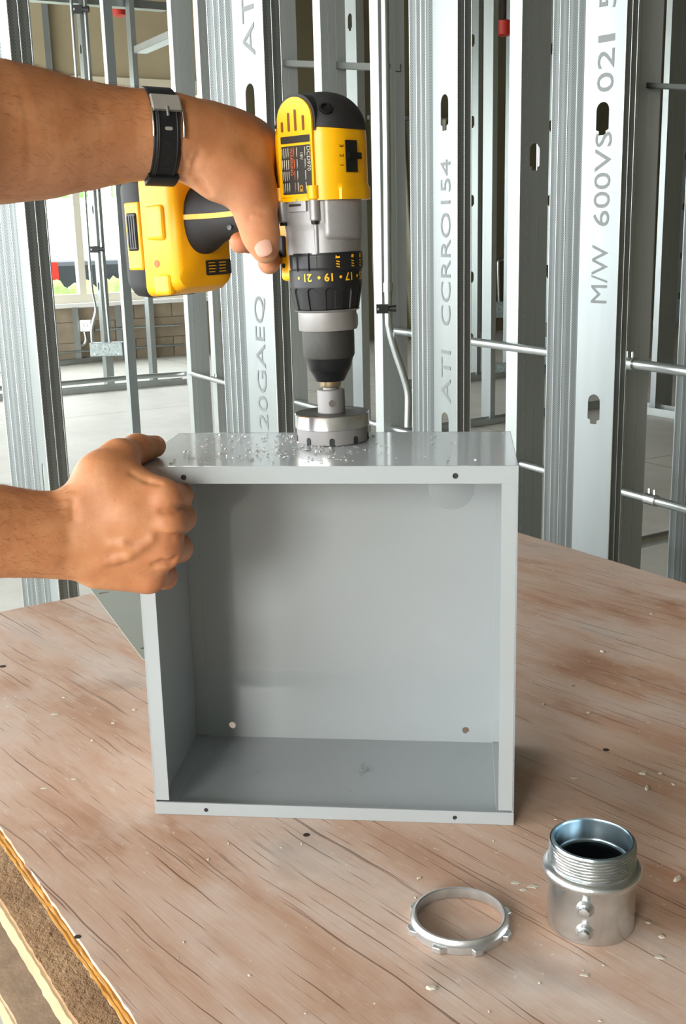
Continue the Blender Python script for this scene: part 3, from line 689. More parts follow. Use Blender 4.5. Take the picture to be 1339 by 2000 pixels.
# plaster flecks scattered on the plywood
fl = MB(); rnd = random.Random(4)
for k in range(260):
    x = rnd.uniform(-0.6, 0.55); y = rnd.uniform(-0.2, 0.7); p = MT @ Vector((x, y, 0.0))
    if abs(p.x) < 0.17 and -0.03 < p.y < 0.19 or (p.x > -0.4 and p.x < 0.15 and p.y > 0.3): continue
    r = rnd.choice((0.0012, 0.0016, 0.002, 0.003)) if rnd.random() < 0.93 else rnd.uniform(0.004, 0.007)
    n_ = 7; a0 = rnd.uniform(0, 6); st = rnd.uniform(0.4, 1)
    ring = [(r * rnd.uniform(0.6, 1.1) * math.cos(2 * PI * i / n_), st * r * rnd.uniform(0.6, 1.1) * math.sin(2 * PI * i / n_)) for i in range(n_)]
    ca, sa = math.cos(a0), math.sin(a0); ring = [(a * ca - b * sa, a * sa + b * ca) for a, b in ring]
    vv = [Vector((p.x + a, p.y + b, 0.0002)) for a, b in ring] + [Vector((p.x + a * 0.6, p.y + b * 0.6, 0.0002 + r * 0.22)) for a, b in ring]
    fl.add(vv, [(i, (i + 1) % n_, n_ + (i + 1) % n_, n_ + i) for i in range(n_)] + [tuple(range(n_, 2 * n_))])
for u, v, r in ((1007, 1725, 0.005), (1040, 1732, 0.0055), (1022, 1738, 0.004), (107, 1395, 0.006), (145, 1522, 0.004), (1288, 1870, 0.005), (1266, 1412, 0.0035), (1142, 1905, 0.004), (1120, 1520, 0.004), (18, 1380, 0.004), (87, 1540, 0.004)):
    p = atz(u, v, 0); n_ = 11
    ring = [(r * rnd.uniform(0.5, 1.1) * math.cos(2 * PI * i / n_), 0.6 * r * rnd.uniform(0.5, 1.1) * math.sin(2 * PI * i / n_)) for i in range(n_)]
    vv = [Vector((p.x + a, p.y + b, 0.0002)) for a, b in ring] + [Vector((p.x + a * 0.6, p.y + b * 0.6, 0.0006)) for a, b in ring]
    fl.add(vv, [(i, (i + 1) % n_, n_ + (i + 1) % n_, n_ + i) for i in range(n_)] + [tuple(range(n_, 2 * n_))])
tag(fl.build('plaster_flecks', 'plaster'), 'white plaster flecks and dust scattered over the plywood', 'debris', kind='stuff')

# ================================================================== grey steel box
YAW = -0.11102
MBX = Matrix.Rotation(YAW, 4, 'Z'); MBX.translation = Vector((0, 0, 0.0003))
BW, BD, BH, TH, LP = 0.305, 0.152, 0.305, 0.0016, 0.0127
bx = empty('junction_box', M=MBX); tag(bx, 'open grey painted steel junction box standing on the plywood', 'electrical box')
def plate(name, splines, th, M, material='box_paint', bev=0.0005, parent=bx):
    me = curve_mesh(splines, th); me.materials.clear(); o = link(name, me, material, parent, False, M)
    if bev: bevel(o, bev, 2)
    return o
hw = BW / 2
# back panel (with mounting holes), in box x / z
FX = frame((0, 0, 0), (1, 0, 0), (0, 0, 1), (0, -1, 0))
def fx(y): M = FX.copy(); M.translation = Vector((0, y, 0)); return M
def ibx(u, v, ypl):
    Mi = MBX.inverted(); o_ = Mi @ CAM; d_ = (Mi.to_3x3() @ ray(u, v)); k = (ypl - o_.y) / d_.y; return o_ + d_ * k
h1 = ibx(454, 1415, BD); h2 = ibx(909, 1425, BD); h3 = ibx(881, 951, BD)
plate('back_panel', [[(-hw, 0), (hw, 0), (hw, BH), (-hw, BH)], circ(h1.x, h1.z, 0.0034), circ(h2.x, h2.z, 0.0034), circ(h3.x, h3.z, 0.003)], TH, fx(BD - TH / 2))
MB().lathe([(0.003, -0.0022), (0.009, -0.002), (0.016, -0.0012), (0.021, 0.0)], 32, M=Matrix.Translation((h3.x, BD - TH - 0.0002, h3.z)) @ Matrix.Rotation(-PI / 2, 4, 'X')).build('mounting_dimple', 'box_paint', bx, True)
# side walls
for s_ in (-1, 1):
    side = bevel(MB().box((min(s_ * hw, s_ * (hw - TH)), 0, TH), (max(s_ * hw, s_ * (hw - TH)), BD - TH, BH - TH)).build('side_wall', 'box_paint', bx), 0.0004)
    fl_ = [(s_ * hw, LP), (s_ * (hw - LP), LP), (s_ * (hw - LP), BH - LP - 0.001), (s_ * hw, BH - LP - 0.001)]
    plate('side_flange', [fl_ if s_ > 0 else fl_[::-1]], TH, fx(TH / 2), bev=0.0006)
    # folded tabs along back and bottom joints
    bevel(MB().box((min(s_ * (hw - TH), s_ * (hw - 0.014)), BD - TH - 0.0012, 0.003), (max(s_ * (hw - TH), s_ * (hw - 0.014)), BD - TH, BH - 0.003)).build('back_tab', 'box_paint', bx), 0.0003)
    bevel(MB().box((min(s_ * (hw - TH), s_ * (hw - 0.014)), 0.004, TH), (max(s_ * (hw - TH), s_ * (hw - 0.014)), BD - TH, TH + 0.0012)).build('bottom_tab', 'box_paint', bx), 0.0003)
bevel(MB().box((-hw, 0, BH - TH), (hw, BD, BH)).build('top_panel', 'box_paint', bx), 0.0006, 3)
bevel(MB().box((-hw, 0, 0), (hw, BD, TH)).build('bottom_panel', 'box_paint', bx), 0.0006, 3)
t1 = ibx(359, 932, 0); t2 = ibx(889, 929, 0); b1 = ibx(403, 1581, 0); b2 = ibx(888, 1596, 0)
LT = 0.0140
plate('top_lip', [[(-hw, BH - LT), (hw, BH - LT), (hw, BH), (-hw, BH)], circ(t1.x, t1.z, 0.0023), circ(t2.x, t2.z, 0.0023)], TH, fx(-TH / 2 + 0.0006), bev=0.0007)
LB = 0.0112
plate('bottom_lip', [[(-hw, 0), (hw, 0), (hw, LB), (-hw, LB)], circ(b1.x, b1.z, 0.0019), circ(b2.x, b2.z, 0.0019)], TH, fx(-TH / 2 + 0.0006), bev=0.0007)
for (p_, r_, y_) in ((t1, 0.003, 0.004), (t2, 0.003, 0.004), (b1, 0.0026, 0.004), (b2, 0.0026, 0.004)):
    MB().lathe([(r_, -0.002), (r_, 0.003), (0, 0.003)], 16, M=Matrix.Translation((p_.x, 0.0022, p_.z)) @ Matrix.Rotation(-PI / 2, 4, 'X')).build('hole_shade_cup', 'box_hole', bx)  # dark cups behind the lip holes, for the shade inside them
# chips on the box bottom and shavings on its top
def shards(name, n, gen, label, material='shaving', seed=3):
    rnd = random.Random(seed); mb = MB()
    for k in range(n):
        p, sc = gen(rnd); L = rnd.uniform(0.001, 0.0034) * sc; w = rnd.uniform(0.0005, 0.0012) * sc; a = rnd.uniform(0, 2 * PI); tl = rnd.uniform(-0.2, 0.9); cv = rnd.uniform(-1.5, 1.5)
        vv = []
        for i in range(4):
            t = i / 3; an = a + cv * t
            c_ = Vector((math.cos(an) * L * t, math.sin(an) * L * t, 0.0003 + L * max(0, tl) * math.sin(PI * t) * 0.7)); q_ = Vector((-math.sin(an) * w, math.cos(an) * w, w * 0.5 * rnd.uniform(-0.3, 1)))
            vv += [p + c_ + q_, p + c_ - q_, p + c_ + Vector((0, 0, 0.00025))]
        f = []
        for i in range(3):
            b_ = i * 3
            f += [(b_, b_ + 3, b_ + 5, b_ + 2), (b_ + 2, b_ + 5, b_ + 4, b_ + 1), (b_ + 1, b_ + 4, b_ + 3, b_)]
        mb.add(vv, f)
    return tag(mb.build(name, material, None), label, 'metal shavings', kind='stuff')
def gtop(r):
    if r.random() < 0.62: x = r.uniform(-0.125, 0.02); y = r.uniform(0.012, 0.145); s_ = r.uniform(0.5, 1.25)
    else: x = r.gauss(0.0, 0.055); y = r.uniform(0.008, 0.14); s_ = r.uniform(0.35, 1)
    x = max(-0.14, min(0.145, x)); return MBX @ Vector((x, y, BH + 0.0001)), s_
shards('metal_shavings', 420, gtop, 'bright metal shavings scattered on top of the grey box around the hole saw')
shards('metal_shavings', 26, lambda r: (MBX @ Vector((r.gauss(0.02, 0.006), r.gauss(0.085, 0.006), TH + 0.0003)) if r.random() < 0.6 else MBX @ Vector((r.uniform(-0.08, 0.1), r.uniform(0.03, 0.13), TH + 0.0003)), r.uniform(0.4, 1.0)), 'tiny pile of metal chips on the floor inside the grey box', 'track_metal', 9)
# loose cover lying behind the box
c0 = atz(274, 1284, 0.0); c1 = atz(176, 1152, 0.0); cd = (c1 - c0).normalized(); cs = Vector((cd.y, -cd.x, 0))
cov = empty('box_cover', M=frame(c0 + Vector((0, 0, 0.0004)), cs, cd, (0, 0, 1))); tag(cov, 'flat grey box cover lying on the plywood behind the box', 'cover')
def sl(cx, cy): return rrect(cx - 0.008, cy - 0.0025, cx + 0.008, cy + 0.0025, 0.0024, 3)
me = curve_mesh([rrect(0, -0.015, 0.290, 0.290, 0.004, 3), sl(0.014, 0.022), sl(0.014, 0.262)], 0.0018); me.materials.clear(); o = link('plate', me, 'cover_grey', cov, False, Matrix.Translation((0, 0, 0.0012))); bevel(o, 0.0004)
for cy in (0.022, 0.262): MB().lathe([(0, 0), (0.0045, 0.0), (0.0045, 0.0004), (0, 0.0004)], 14, M=Matrix.Translation((0.014, cy, 0.0))).build('slot_shade_disc', 'hole_dark', cov)  # dark discs under the slots stand in for the shade in them

# ================================================================== conduit connector and locknut
cc = atz(1152, 1797, 0.0)
con = empty('conduit_connector', (cc.x, cc.y, 0.0004)); tag(con, 'galvanized threaded conduit connector with two screws standing on the plywood', 'conduit fitting')
RB, RC, RT = 0.0306, 0.0348, 0.0300
MB().lathe([(0.0275, 0.0), (RB, 0.0), (RB, 0.038), (RB + 0.0008, 0.0405)], 72, cap=False).build('body', 'zinc', con, True)
MB().lathe([(RB - 0.001, 0.0385), (RC - 0.001, 0.0395), (RC, 0.0415), (RC, 0.0435), (RC - 0.0014, 0.046), (RT + 0.001, 0.0475), (RT - 0.001, 0.0475)], 72, cap=False).build('collar', 'zinc', con, True)
def thread(a, b):
    z = 0.0465 + 0.0170 * b; ph = (z / 0.0022 - a) % 1.0
    r = RT - 0.0009 + 0.0011 * (1 - abs(2 * ph - 1)); return Vector((r * math.cos(2 * PI * a), r * math.sin(2 * PI * a), z))
MB().surf(thread, 96, 72).build('thread', 'zinc', con, True)
MB().lathe([(RT - 0.0008, 0.0632), (RT - 0.0014, 0.0645), (RT - 0.003, 0.0648), (RT - 0.0036, 0.063), (RT - 0.0036, 0.050), (RT - 0.0045, 0.0485), (RT - 0.006, 0.048), (RT - 0.006, 0.046), (0.0275, 0.044), (0.0275, 0.0)], 72, cap=False).build('bore', 'zinc_blue', con, True)
MB().lathe([(0, 0.0006), (0.0274, 0.0006)], 48).build('bore_shadow_disc', 'zinc_blue', con)  # added disc closing the open bore, for its shadowed bottom
ang = math.atan2(-1, -0.37)
for zz in (0.0275, 0.010):
    Ms = Matrix.Rotation(ang, 4, 'Z') @ Matrix.Translation((RB - 0.002, 0, zz)) @ Matrix.Rotation(PI / 2, 4, 'Y')
    sc_ = MB().lathe([(0.0062, -0.001), (0.0062, 0.002), (0.005, 0.0032), (0.0046, 0.0045)], 20, M=Ms).build('screw_boss', 'zinc_cast', con, True)
    h_ = MB().lathe([(0.0040, 0.003), (0.0044, 0.0060), (0.0036, 0.0078), (0.0012, 0.0083)], 18, M=Ms).build('screw_head', 'zinc', sc_, True)
ln = atz(897, 1806, 0.0)
nut = empty('locknut', (ln.x, ln.y, 0.0004)); tag(nut, 'galvanized ring locknut with lugs lying flat beside the connector', 'locknut')
MB().lathe([(0.0315, 0.0012), (0.0325, 0.0), (0.0352, 0.0), (0.0352, 0.0052), (0.0338, 0.0062), (0.0330, 0.0092), (0.0318, 0.0096), (0.0308, 0.0088), (0.0306, 0.003)], 96, closed=True).build('ring', 'zinc_cast', nut, True)
for k in range(8):
    a = 2 * PI * (k + 0.35) / 8
    Ml = Matrix.Rotation(a, 4, 'Z')
    bevel(MB().loft([[Ml @ Vector((x, y, z)) for x, y in ((0.0345, -0.0052), (0.0385, -0.0040), (0.0385, 0.0018), (0.0345, 0.0060))] for z in (0.0, 0.0046)]).build('lug', 'zinc_cast', nut), 0.0007)

# ================================================================== cordless drill
DO = atz(650, 860, 0.305) ; DO.z = 0.3053
dax = Vector((-0.0178, 0, 0.99984)).normalized(); dh = Vector((-0.79, 0.613, 0)); dh = (dh - dax * dh.dot(dax)).normalized(); ds = dax.cross(dh)
if ds.y > 0: ds = -ds
# local frame: x = handle direction, y = near side, z = motor end (up). keep it right-handed for meshes
DM = frame(DO, dh, ds, dax)
dr = empty('cordless_drill', M=DM); tag(dr, 'yellow and black cordless drill with hole saw pressed onto the grey box', 'drill')
def rf(fn, name, material, nu=96, nv=24, parent=dr, capb=None, capt=None):
    mb = MB().surf(fn, nu, nv)
    if capb is not None: mb.f.append(tuple(range(nu - 1, -1, -1)))
    if capt is not None: mb.f.append(tuple((nv - 1) * nu + i for i in range(nu)))
    return mb.build(name, material, parent, True)
# hole saw
hs = MB().lathe([(0.029, 0.0005), (0.0312, 0.0005), (0.0312, 0.0135), (0.0312, 0.0136)], 72).build('hole_saw', 'saw_grey', dr, True)
MB().lathe([(0.0316, 0.0128), (0.0326, 0.0134), (0.0326, 0.0245), (0.0318, 0.0252)], 72).build('polished_rim', 'chrome', hs, True)
MB().lathe([(0.0, 0.0252), (0.0318, 0.0252)], 72).build('saw_top', 'saw_top', hs)
for k in range(9):
    a = 2 * PI * k / 9 + 0.12
    Mg = Matrix.Rotation(a, 4, 'Z')
    mg = curve_mesh([[(-0.0022, 0.0006), (0.0022, 0.0006), (0.0022, 0.0048)] + [(0.0022 * math.cos(PI * i / 6), 0.0048 + 0.0022 * math.sin(PI * i / 6)) for i in range(1, 6)] + [(-0.0022, 0.0048)]], 0.0006); mg.materials.clear()
    link('gullet', mg, 'box_hole', hs, False, Mg @ frame((0.03125, 0, 0), (0, 1, 0), (0, 0, 1), (1, 0, 0)))
ab = MB().lathe([(0.0120, 0.025), (0.0120, 0.0445), (0.0112, 0.0452), (0.007, 0.0452), (0.0052, 0.050), (0.0052, 0.056)], 40).build('arbor', 'saw_grey', dr, True)
va = math.atan2(*reversed([ (CAM - DO).dot(dh), (CAM - DO).dot(ds)]))       # direction towards the viewer, in local xy
MB().lathe([(0, 0), (0.0030, 0.0), (0.0030, 0.0004), (0, 0.0004)], 20, M=Matrix.Rotation(va + 0.06, 4, 'Z') @ Matrix.Translation((0.0119, 0, 0.034)) @ Matrix.Rotation(PI / 2, 4, 'Y')).build('set_screw', 'saw_top', ab)
MB().lathe([(0.0062, 0.0470), (0.0088, 0.0472), (0.0093, 0.0485), (0.0093, 0.056)], 36).build('chuck_jaw', 'jaw_brass', dr, True)
MB().lathe([(0.0105, 0.0525), (0.0125, 0.0525), (0.0155, 0.0585), (0.0172, 0.0615), (0.0178, 0.0622), (0.0192, 0.0665), (0.0205, 0.0715), (0.0212, 0.0735)], 56).build('chuck_nose', 'chuck_black', dr, True)
MB().lathe([(0.0212, 0.0728), (0.0221, 0.0750), (0.0224, 0.0900), (0.0224, 0.0985)], 64).build('chuck_sleeve', 'chuck_grey', dr, True)
MB().lathe([(0.0215, 0.0965), (0.0246, 0.0965), (0.0250, 0.0975), (0.0250, 0.1120), (0.0272, 0.1128), (0.0280, 0.1140)], 64).build('collar', 'collar_silver', dr, True)
def clutch(a, b):
    z = 0.1132 + 0.0338 * b; base = 0.0272 + 0.0035 * min(1, (z - 0.1132) / 0.020)
    k = 12; ph = ((a * k) % 1.0) - 0.5
    zt = 0.1325; d = 0.0
    wv = 0.26 if z < zt - 0.004 else 0.26 * math.sqrt(max(0, 1 - ((z - zt + 0.004) / 0.004) ** 2)) if z < zt else 0
    if abs(ph) < wv: d = 0.0012
    if b < 0.04: base -= 0.0006
    return Vector(((base - d) * math.cos(2 * PI * a), (base - d) * math.sin(2 * PI * a), z))
cl = rf(clutch, 'clutch_ring', 'black_plastic', 320, 60)
def mode(a, b):
    z = 0.1465 + 0.0145 * b
    dv = (2 * PI * a - va + PI) % (2 * PI) - PI
    r = 0.0298
    if -0.75 < -dv: pass
    s_ = -dv  # positive to the left on screen
    if s_ < 0.95: r = 0.0322
    elif s_ < 1.0: r = 0.0322
    if 0.20 < s_ < 0.42: r = 0.0309
    if 0.62 < s_ < 0.80: r = 0.0309
    if b < 0.07 or b > 0.93: r -= 0.0006
    return Vector((r * math.cos(2 * PI * a), r * math.sin(2 * PI * a), z))
md = rf(mode, 'mode_ring', 'black_plastic', 200, 16)
def wrap_text(body, size, phi, z, r, material, parent, flip=True, bold=0.0):
    """lettering bent round the drill axis, centred at angle phi (viewer = va), upside down when flip"""
    me = text_mesh(body, size, 0.0, bold); co = np.zeros(len(me.vertices) * 3, np.float32); me.vertices.foreach_get('co', co); co = co.reshape(-1, 3)
    x, y = co[:, 0].copy(), co[:, 1].copy()
    if flip: x, y = -x, -y
    # screen right corresponds to which rotation sense?
    a = phi + SGN * x / r
    co = np.stack([r * np.cos(a), r * np.sin(a), z + y], 1); me.vertices.foreach_set('co', co.astype(np.float32).ravel()); me.update()
    return link('numeral', me, material, parent)
# sense: moving to the right on screen changes the local angle by SGN
_pa = Vector((math.cos(va), math.sin(va), 0)); _pb = Vector((math.cos(va + 0.1), math.sin(va + 0.1), 0))
SGN = 1 if (dh * (_pb.x - _pa.x) + ds * (_pb.y - _pa.y)).dot(RIGHT) > 0 else -1
for body, off in (('21', -0.52), ('•', -0.16 - 0.02), ('•', -0.80), ('19', 0.10), ('•', 0.41), ('17', 0.69), ('•', 1.0), ('15', 1.25)):
    wrap_text(body, 0.0088, va + SGN * off, 0.1415, 0.0311, 'print_yellow', cl, True, 0.0002)
# mode pictograms: drill bit, screw, hammer as simple flat marks
def mark(pts, phi, z, r, material, parent, name='pictogram'):
    v = []
    for x, y in pts: a = phi + SGN * x / r; v.append((r * math.cos(a), r * math.sin(a), z + y))
    return link(name, pyd(v, [tuple(range(len(v)))]), material, parent)
for phi, top in ((0.33, 1), (0.78, 2), (1.12, 3)):
    for j in range(3):
        z = 0.1498 + 0.0021 * j; mark([(-0.0016, -0.0003), (-0.0013, 0.0005), (0.0016, -0.0003), (0.0014, -0.0011)], va + SGN * phi, z, 0.0324, 'print_yellow', md)
    tp = {1: [(-0.002, 0), (0.002, 0), (0.0016, 0.0018), (0.0002, 0.0012), (-0.0016, 0.0024)], 2: [(-0.0014, 0), (0.0014, 0), (0.0014, 0.0028), (-0.0014, 0.0022)], 3: [(-0.0016, -0.0005), (0.0014, -0.0005), (0.0014, 0.003), (-0.001, 0.003)]}[top]
    mark(tp, va + SGN * phi, 0.1563, 0.0324, 'print_yellow', md)
# cast gear case
def sup(ax_, ay, n, a, cx=0, cy=0):
    c, s_ = math.cos(a), math.sin(a); return (cx + ax_ * math.copysign(abs(c) ** (2 / n), c), cy + ay * math.copysign(abs(s_) ** (2 / n), s_))
def gear(a, b):
    z = 0.1600 + 0.0425 * b; k = 0.5 - 0.5 * math.cos(PI * min(1, max(0, (z - 0.178) / 0.008)))
    x, y = sup(0.0300 + 0.0012 * k, 0.0296 + 0.0008 * k, 2.4, 2 * PI * a); return Vector((x, y, z))
gc = rf(gear, 'gear_case', 'cast_silver', 96, 30)
# bulge on the top side, screw bosses, vent slot
def pil(c, r, z0, z1, name, material, parent, rt=None):
    return MB().lathe([(r * 0.8, z0), (r, z0 + r * 0.2), (rt or r, z1)], 24, c=(c[0], c[1], 0)).build(name, material, parent, True)
def pol(phi, r): a = va + SGN * phi; return (r * math.cos(a), r * math.sin(a))
def bulge(a, b):
    ph = va + SGN * (0.62 + 0.62 * (2 * a - 1)); e = max(abs(2 * a - 1), 0)
    z = 0.1705 + 0.032 * b
    rr = 0.0350 - 0.0035 * (max(0, (e - 0.8) / 0.2)) ** 2 - 0.0045 * max(0, (0.16 - b) / 0.16) ** 2
    return Vector((rr * math.cos(ph), rr * math.sin(ph), z))
MB().surf(bulge, 40, 20, False).build('bulge', 'cast_silver', gc, True)
bb = MB().surf(bulge, 40, 20, False)
for phi, r in ((-0.20, 0.0335), (-1.28, 0.0345)):
    c = pol(phi, r); p1 = pil(c, 0.0042, 0.1865, 0.2035, 'screw_boss', 'cast_silver', gc); MB().lathe([(0.0, 0.1838), (0.0030, 0.1838), (0.0034, 0.1868)], 18, c=(c[0], c[1], 0)).build('screw', 'chuck_black', gc, True)
c = pol(-0.20, 0.0312); MB().lathe([(0.0016, 0.1612), (0.0020, 0.186)], 14, c=(c[0], c[1], 0)).build('rib', 'cast_silver', gc, True)
def hr(a, rx=0.0352, ry=0.0335, n=2.7): return 1 / ((abs(math.cos(a)) / rx) ** n + (abs(math.sin(a)) / ry) ** n) ** (1 / n)
def curved_patch(phi0, phi1, z0, z1, r, th, name, material, parent, round_=0.0, n=14):
    """patch bent round the axis, with thickness"""
    vo = []; f = []
    pts = rrect(0, 0, 1, 1, 0.0001, 1)
    nu, nv = n, 6
    for rr in (r, r - th):
        for j in range(nv):
            for i in range(nu):
                a = va + SGN * (phi0 + (phi1 - phi0) * i / (nu - 1)); z = z0 + (z1 - z0) * j / (nv - 1); r2 = rr if r > 0.02 else hr(a) + rr; vo.append((r2 * math.cos(a) - (0.0012 if r < 0.02 else 0), r2 * math.sin(a), z))
    g = nu * nv
    for j in range(nv - 1):
        for i in range(nu - 1):
            q = (j * nu + i, j * nu + i + 1, (j + 1) * nu + i + 1, (j + 1) * nu + i); f.append(q); f.append(tuple(x + g for x in reversed(q)))
    bd_ = [i for i in range(nu)] + [j * nu + nu - 1 for j in range(1, nv)] + [(nv - 1) * nu + i for i in range(nu - 2, -1, -1)] + [j * nu for j in range(nv - 2, 0, -1)]
    for a_, b_ in zip(bd_, bd_[1:] + bd_[:1]): f.append((a_, b_, b_ + g, a_ + g))
    return MB().add(vo, f).build(name, material, parent, True)
curved_patch(-1.02, -0.42, 0.1945, 0.2045, 0.0335, 0.004, 'raised_pad', 'cast_silver', gc)
curved_patch(-0.95, -0.55, 0.1985, 0.2005, 0.0338, 0.002, 'vent_slot', 'print_black', gc)
mark([(-0.0016, 0.004), (0.0016, 0.004), (0, -0.0015)], va + SGN * 0.72, 0.1655, 0.0317, 'collar_silver', gc, 'arrow_mark')
# yellow motor housing
HZ0, HZ1 = 0.2025, 0.2870
def house(a, b):
    z = HZ0 + (HZ1 - HZ0) * b; t = z
    flare = 0.0016 * max(0, min(1, (0.2145 - z) / 0.003))
    if math.sin(2 * PI * a) > 0.45: flare = 0
    rx, ry = 0.0352 + flare, 0.0335 + flare; n = 2.7
    if z > 0.246: k = (z - 0.246) / (HZ1 - 0.246); q = math.sqrt(max(0.0, 1 - k ** 2.6)); rx *= 0.12 + 0.88 * q; ry *= 0.12 + 0.88 * q
    x, y = sup(rx, ry, n, 2 * PI * a, -0.0012, 0); return Vector((x, y, z))
ho = rf(house, 'motor_housing', 'yellow', 112, 60, capb=1, capt=1)
# black rear cap: shell over the dome, lower on the top side (away from the handle)
def cap(a, b):
    x, y = sup(1, 1, 2.7, 2 * PI * a)
    low_ = 0.2605 - 0.0045 * max(0, -x)
    z = low_ + (HZ1 + 0.0008 - low_) * (1 - (1 - b) ** 1.6)
    k = max(0, (z - 0.246) / (HZ1 + 0.0008 - 0.246)); q = math.sqrt(max(0.0, 1 - k ** 2.6)); off = 0.0011 if b > 0.02 else -0.001
    rx = 0.0352 * (0.12 + 0.88 * q) + off; ry = 0.0335 * (0.12 + 0.88 * q) + off
    return Vector((rx * x - 0.0012, ry * y, z))
cp_ = rf(cap, 'rear_cap', 'rubber', 112, 40, capt=1)
MB().lathe([(0.0030, 0), (0.0052, 0.0006), (0.0052, 0.0016), (0.0036, 0.002), (0.0036, 0.0002), (0, 0.0002)], 20, M=Matrix.Translation(pol(0.16, 0.0352) + (0.2715,)) @ Matrix.Rotation(va + SGN * 0.16, 4, 'Z') @ Matrix.Rotation(PI / 2 - 0.55, 4, 'Y')).build('cap_screw', 'chuck_black', cp_, True)
# arched side panel on the near side (local +y), proud of the housing
def arch(w, z0, z1, r): return [(-w, z0), (w, z0)] + [(r * math.cos(PI * i / 16) * w / r, z1 - r + r * math.sin(PI * i / 16)) for i in range(17)]
SP = Matrix(((1, 0, 0, -0.0015), (0, 0, 1, 0.0), (0, 1, 0, 0), (0, 0, 0, 1)))  # plate xy -> local x,z ; extrude -> y
def rel(parent, M):
    c = Matrix.Identity(4)
    while parent is not None and parent is not dr: c = parent.matrix_basis @ c; parent = parent.parent
    return c.inverted() @ M
def sideplate(spl, th, ypos, name, material, parent, bev=0.0):
    me = curve_mesh(spl, th); me.materials.clear(); M = SP.copy(); M.translation = Vector((-0.0015, ypos, 0)); o = link(name, me, material, parent, False, rel(parent, M))
    if bev: bevel(o, bev, 3)
    return o
sp_ = sideplate([arch(0.0178, 0.206, 0.2825, 0.0178)], 0.018, 0.0250, 'side_panel', 'yellow', dr, 0.004)
sideplate([arch(0.0200, 0.2560, 0.2850, 0.0200)], 0.016, 0.0240, 'cap_border', 'rubber', cp_, 0.004)
for i, (x, z1) in enumerate(((0.0125, 0.2645), (0.0055, 0.271), (-0.0015, 0.273), (-0.0095, 0.268))):
    sideplate([rrect(x - 0.0011, 0.2565, x + 0.0011, z1, 0.001, 2)], 0.0008, 0.03405, 'vent_slot', 'brown_board' if i else 'brown_board', sp_)
sideplate([rrect(-0.0155, 0.2475, 0.0145, 0.2530, 0.0006, 2)], 0.0008, 0.03410, 'vent_slot', 'print_black', sp_)
lb = sideplate([rrect(-0.0158, 0.2080, 0.0145, 0.2455, 0.0012, 3)], 0.0006, 0.03420, 'rating_label', 'label_black', sp_)
def sidetext(body, size, x, z, material, parent, ypos=0.03460, rot=-PI / 2):
    me = text_mesh(body, size, 0.0, 0, 'LEFT')
    # seen from the near side local +x runs to screen-left; mirror so that it reads correctly, turned 90 degrees clockwise
    xa = Vector((0, 0, -1)); nn = Vector((0, 1, 0)); ya = nn.cross(xa)
    # frame is left-handed when ds x dh differs: choose ya so that text up points to screen right
    sr = Vector((dh.dot(RIGHT), ds.dot(RIGHT), 0)); ya = Vector((-1, 0, 0)) if dh.dot(RIGHT) < 0 else Vector((1, 0, 0))
    M = frame((x - 0.0015, ypos, z), xa, ya, nn); return link('lettering', me, material, parent, False, rel(parent, M))
sidetext('DCD970', 0.0052, -0.0138, 0.2445, 'print_white', lb); sidetext('WARNING', 0.0044, 0.0040, 0.2440, 'print_orange', lb)
sidetext('18V', 0.0040, -0.0065, 0.2405, 'print_white', lb); sidetext('CE', 0.0046, -0.0048, 0.2150, 'print_yellow', lb)
for i, x in enumerate((-0.0105, -0.0022, 0.0008, 0.0068, 0.0090, 0.0112, 0.0132)):
    for j in range(4): sideplate([[(x, 0.2440 - 0.009 * j - random.uniform(0.004, 0.0075)), (x + 0.0006, 0.2440 - 0.009 * j - 0.0075), (x + 0.0006, 0.2440 - 0.009 * j), (x, 0.2440 - 0.009 * j)]], 0.0002, 0.03460, 'print_line', 'print_white' if i != 2 else 'print_orange', lb)
# boss column on housing next to the panel
for phi, r in ((-0.20, 0.0352), (-1.28, 0.0355)):
    c = pol(phi, r); pil(c, 0.0050, 0.2030, 0.2140, 'housing_boss', 'yellow', ho)
# speed selector on the top side
sw = curved_patch(0.55, 0.92, 0.2235, 0.2480, 0.0012, 0.006, 'speed_switch', 'black_plastic', dr)
curved_patch(0.60, 0.99, 0.2335, 0.2385, 0.0036, 0.006, 'switch_slider', 'chuck_black', sw)
for i, body in enumerate('321'):
    me = text_mesh(body, 0.0056, 0.0, 0.0); co = np.zeros(len(me.vertices) * 3, np.float32); me.vertices.foreach_get('co', co); co = co.reshape(-1, 3)
    x, y = co[:, 1].copy(), -co[:, 0].copy(); a = va + SGN * (0.44 + x / 0.038); r = np.array([hr(q) + 0.0004 for q in a])
    me.vertices.foreach_set('co', np.stack([r * np.cos(a) - 0.0012, r * np.sin(a), 0.2435 - 0.0074 * i + y], 1).astype(np.float32).ravel()); me.update(); link('numeral', me, 'print_black', sw)
# trigger housing strip, button and trigger between body and fingers
th = bevel(MB().box((0.026, -0.012, 0.138), (0.0395, 0.0135, 0.204)).build('trigger_housing', 'yellow', dr), 0.004, 3)
bevel(MB().box((0.031, 0.010, 0.158), (0.0385, 0.0160, 0.176)).build('reverse_button', 'black_plastic', th), 0.002)
MB().lathe([(0, 0.0137), (0.0020, 0.0137), (0.0020, 0.0130)], 14, M=Matrix.Translation((0.0345, 0, 0.151)) @ Matrix.Rotation(-PI / 2, 4, 'X')).build('screw_hole', 'print_black', th)
bevel(MB().box((0.036, -0.010, 0.160), (0.050, 0.010, 0.186)).build('trigger', 'black_plastic', dr), 0.004, 3)
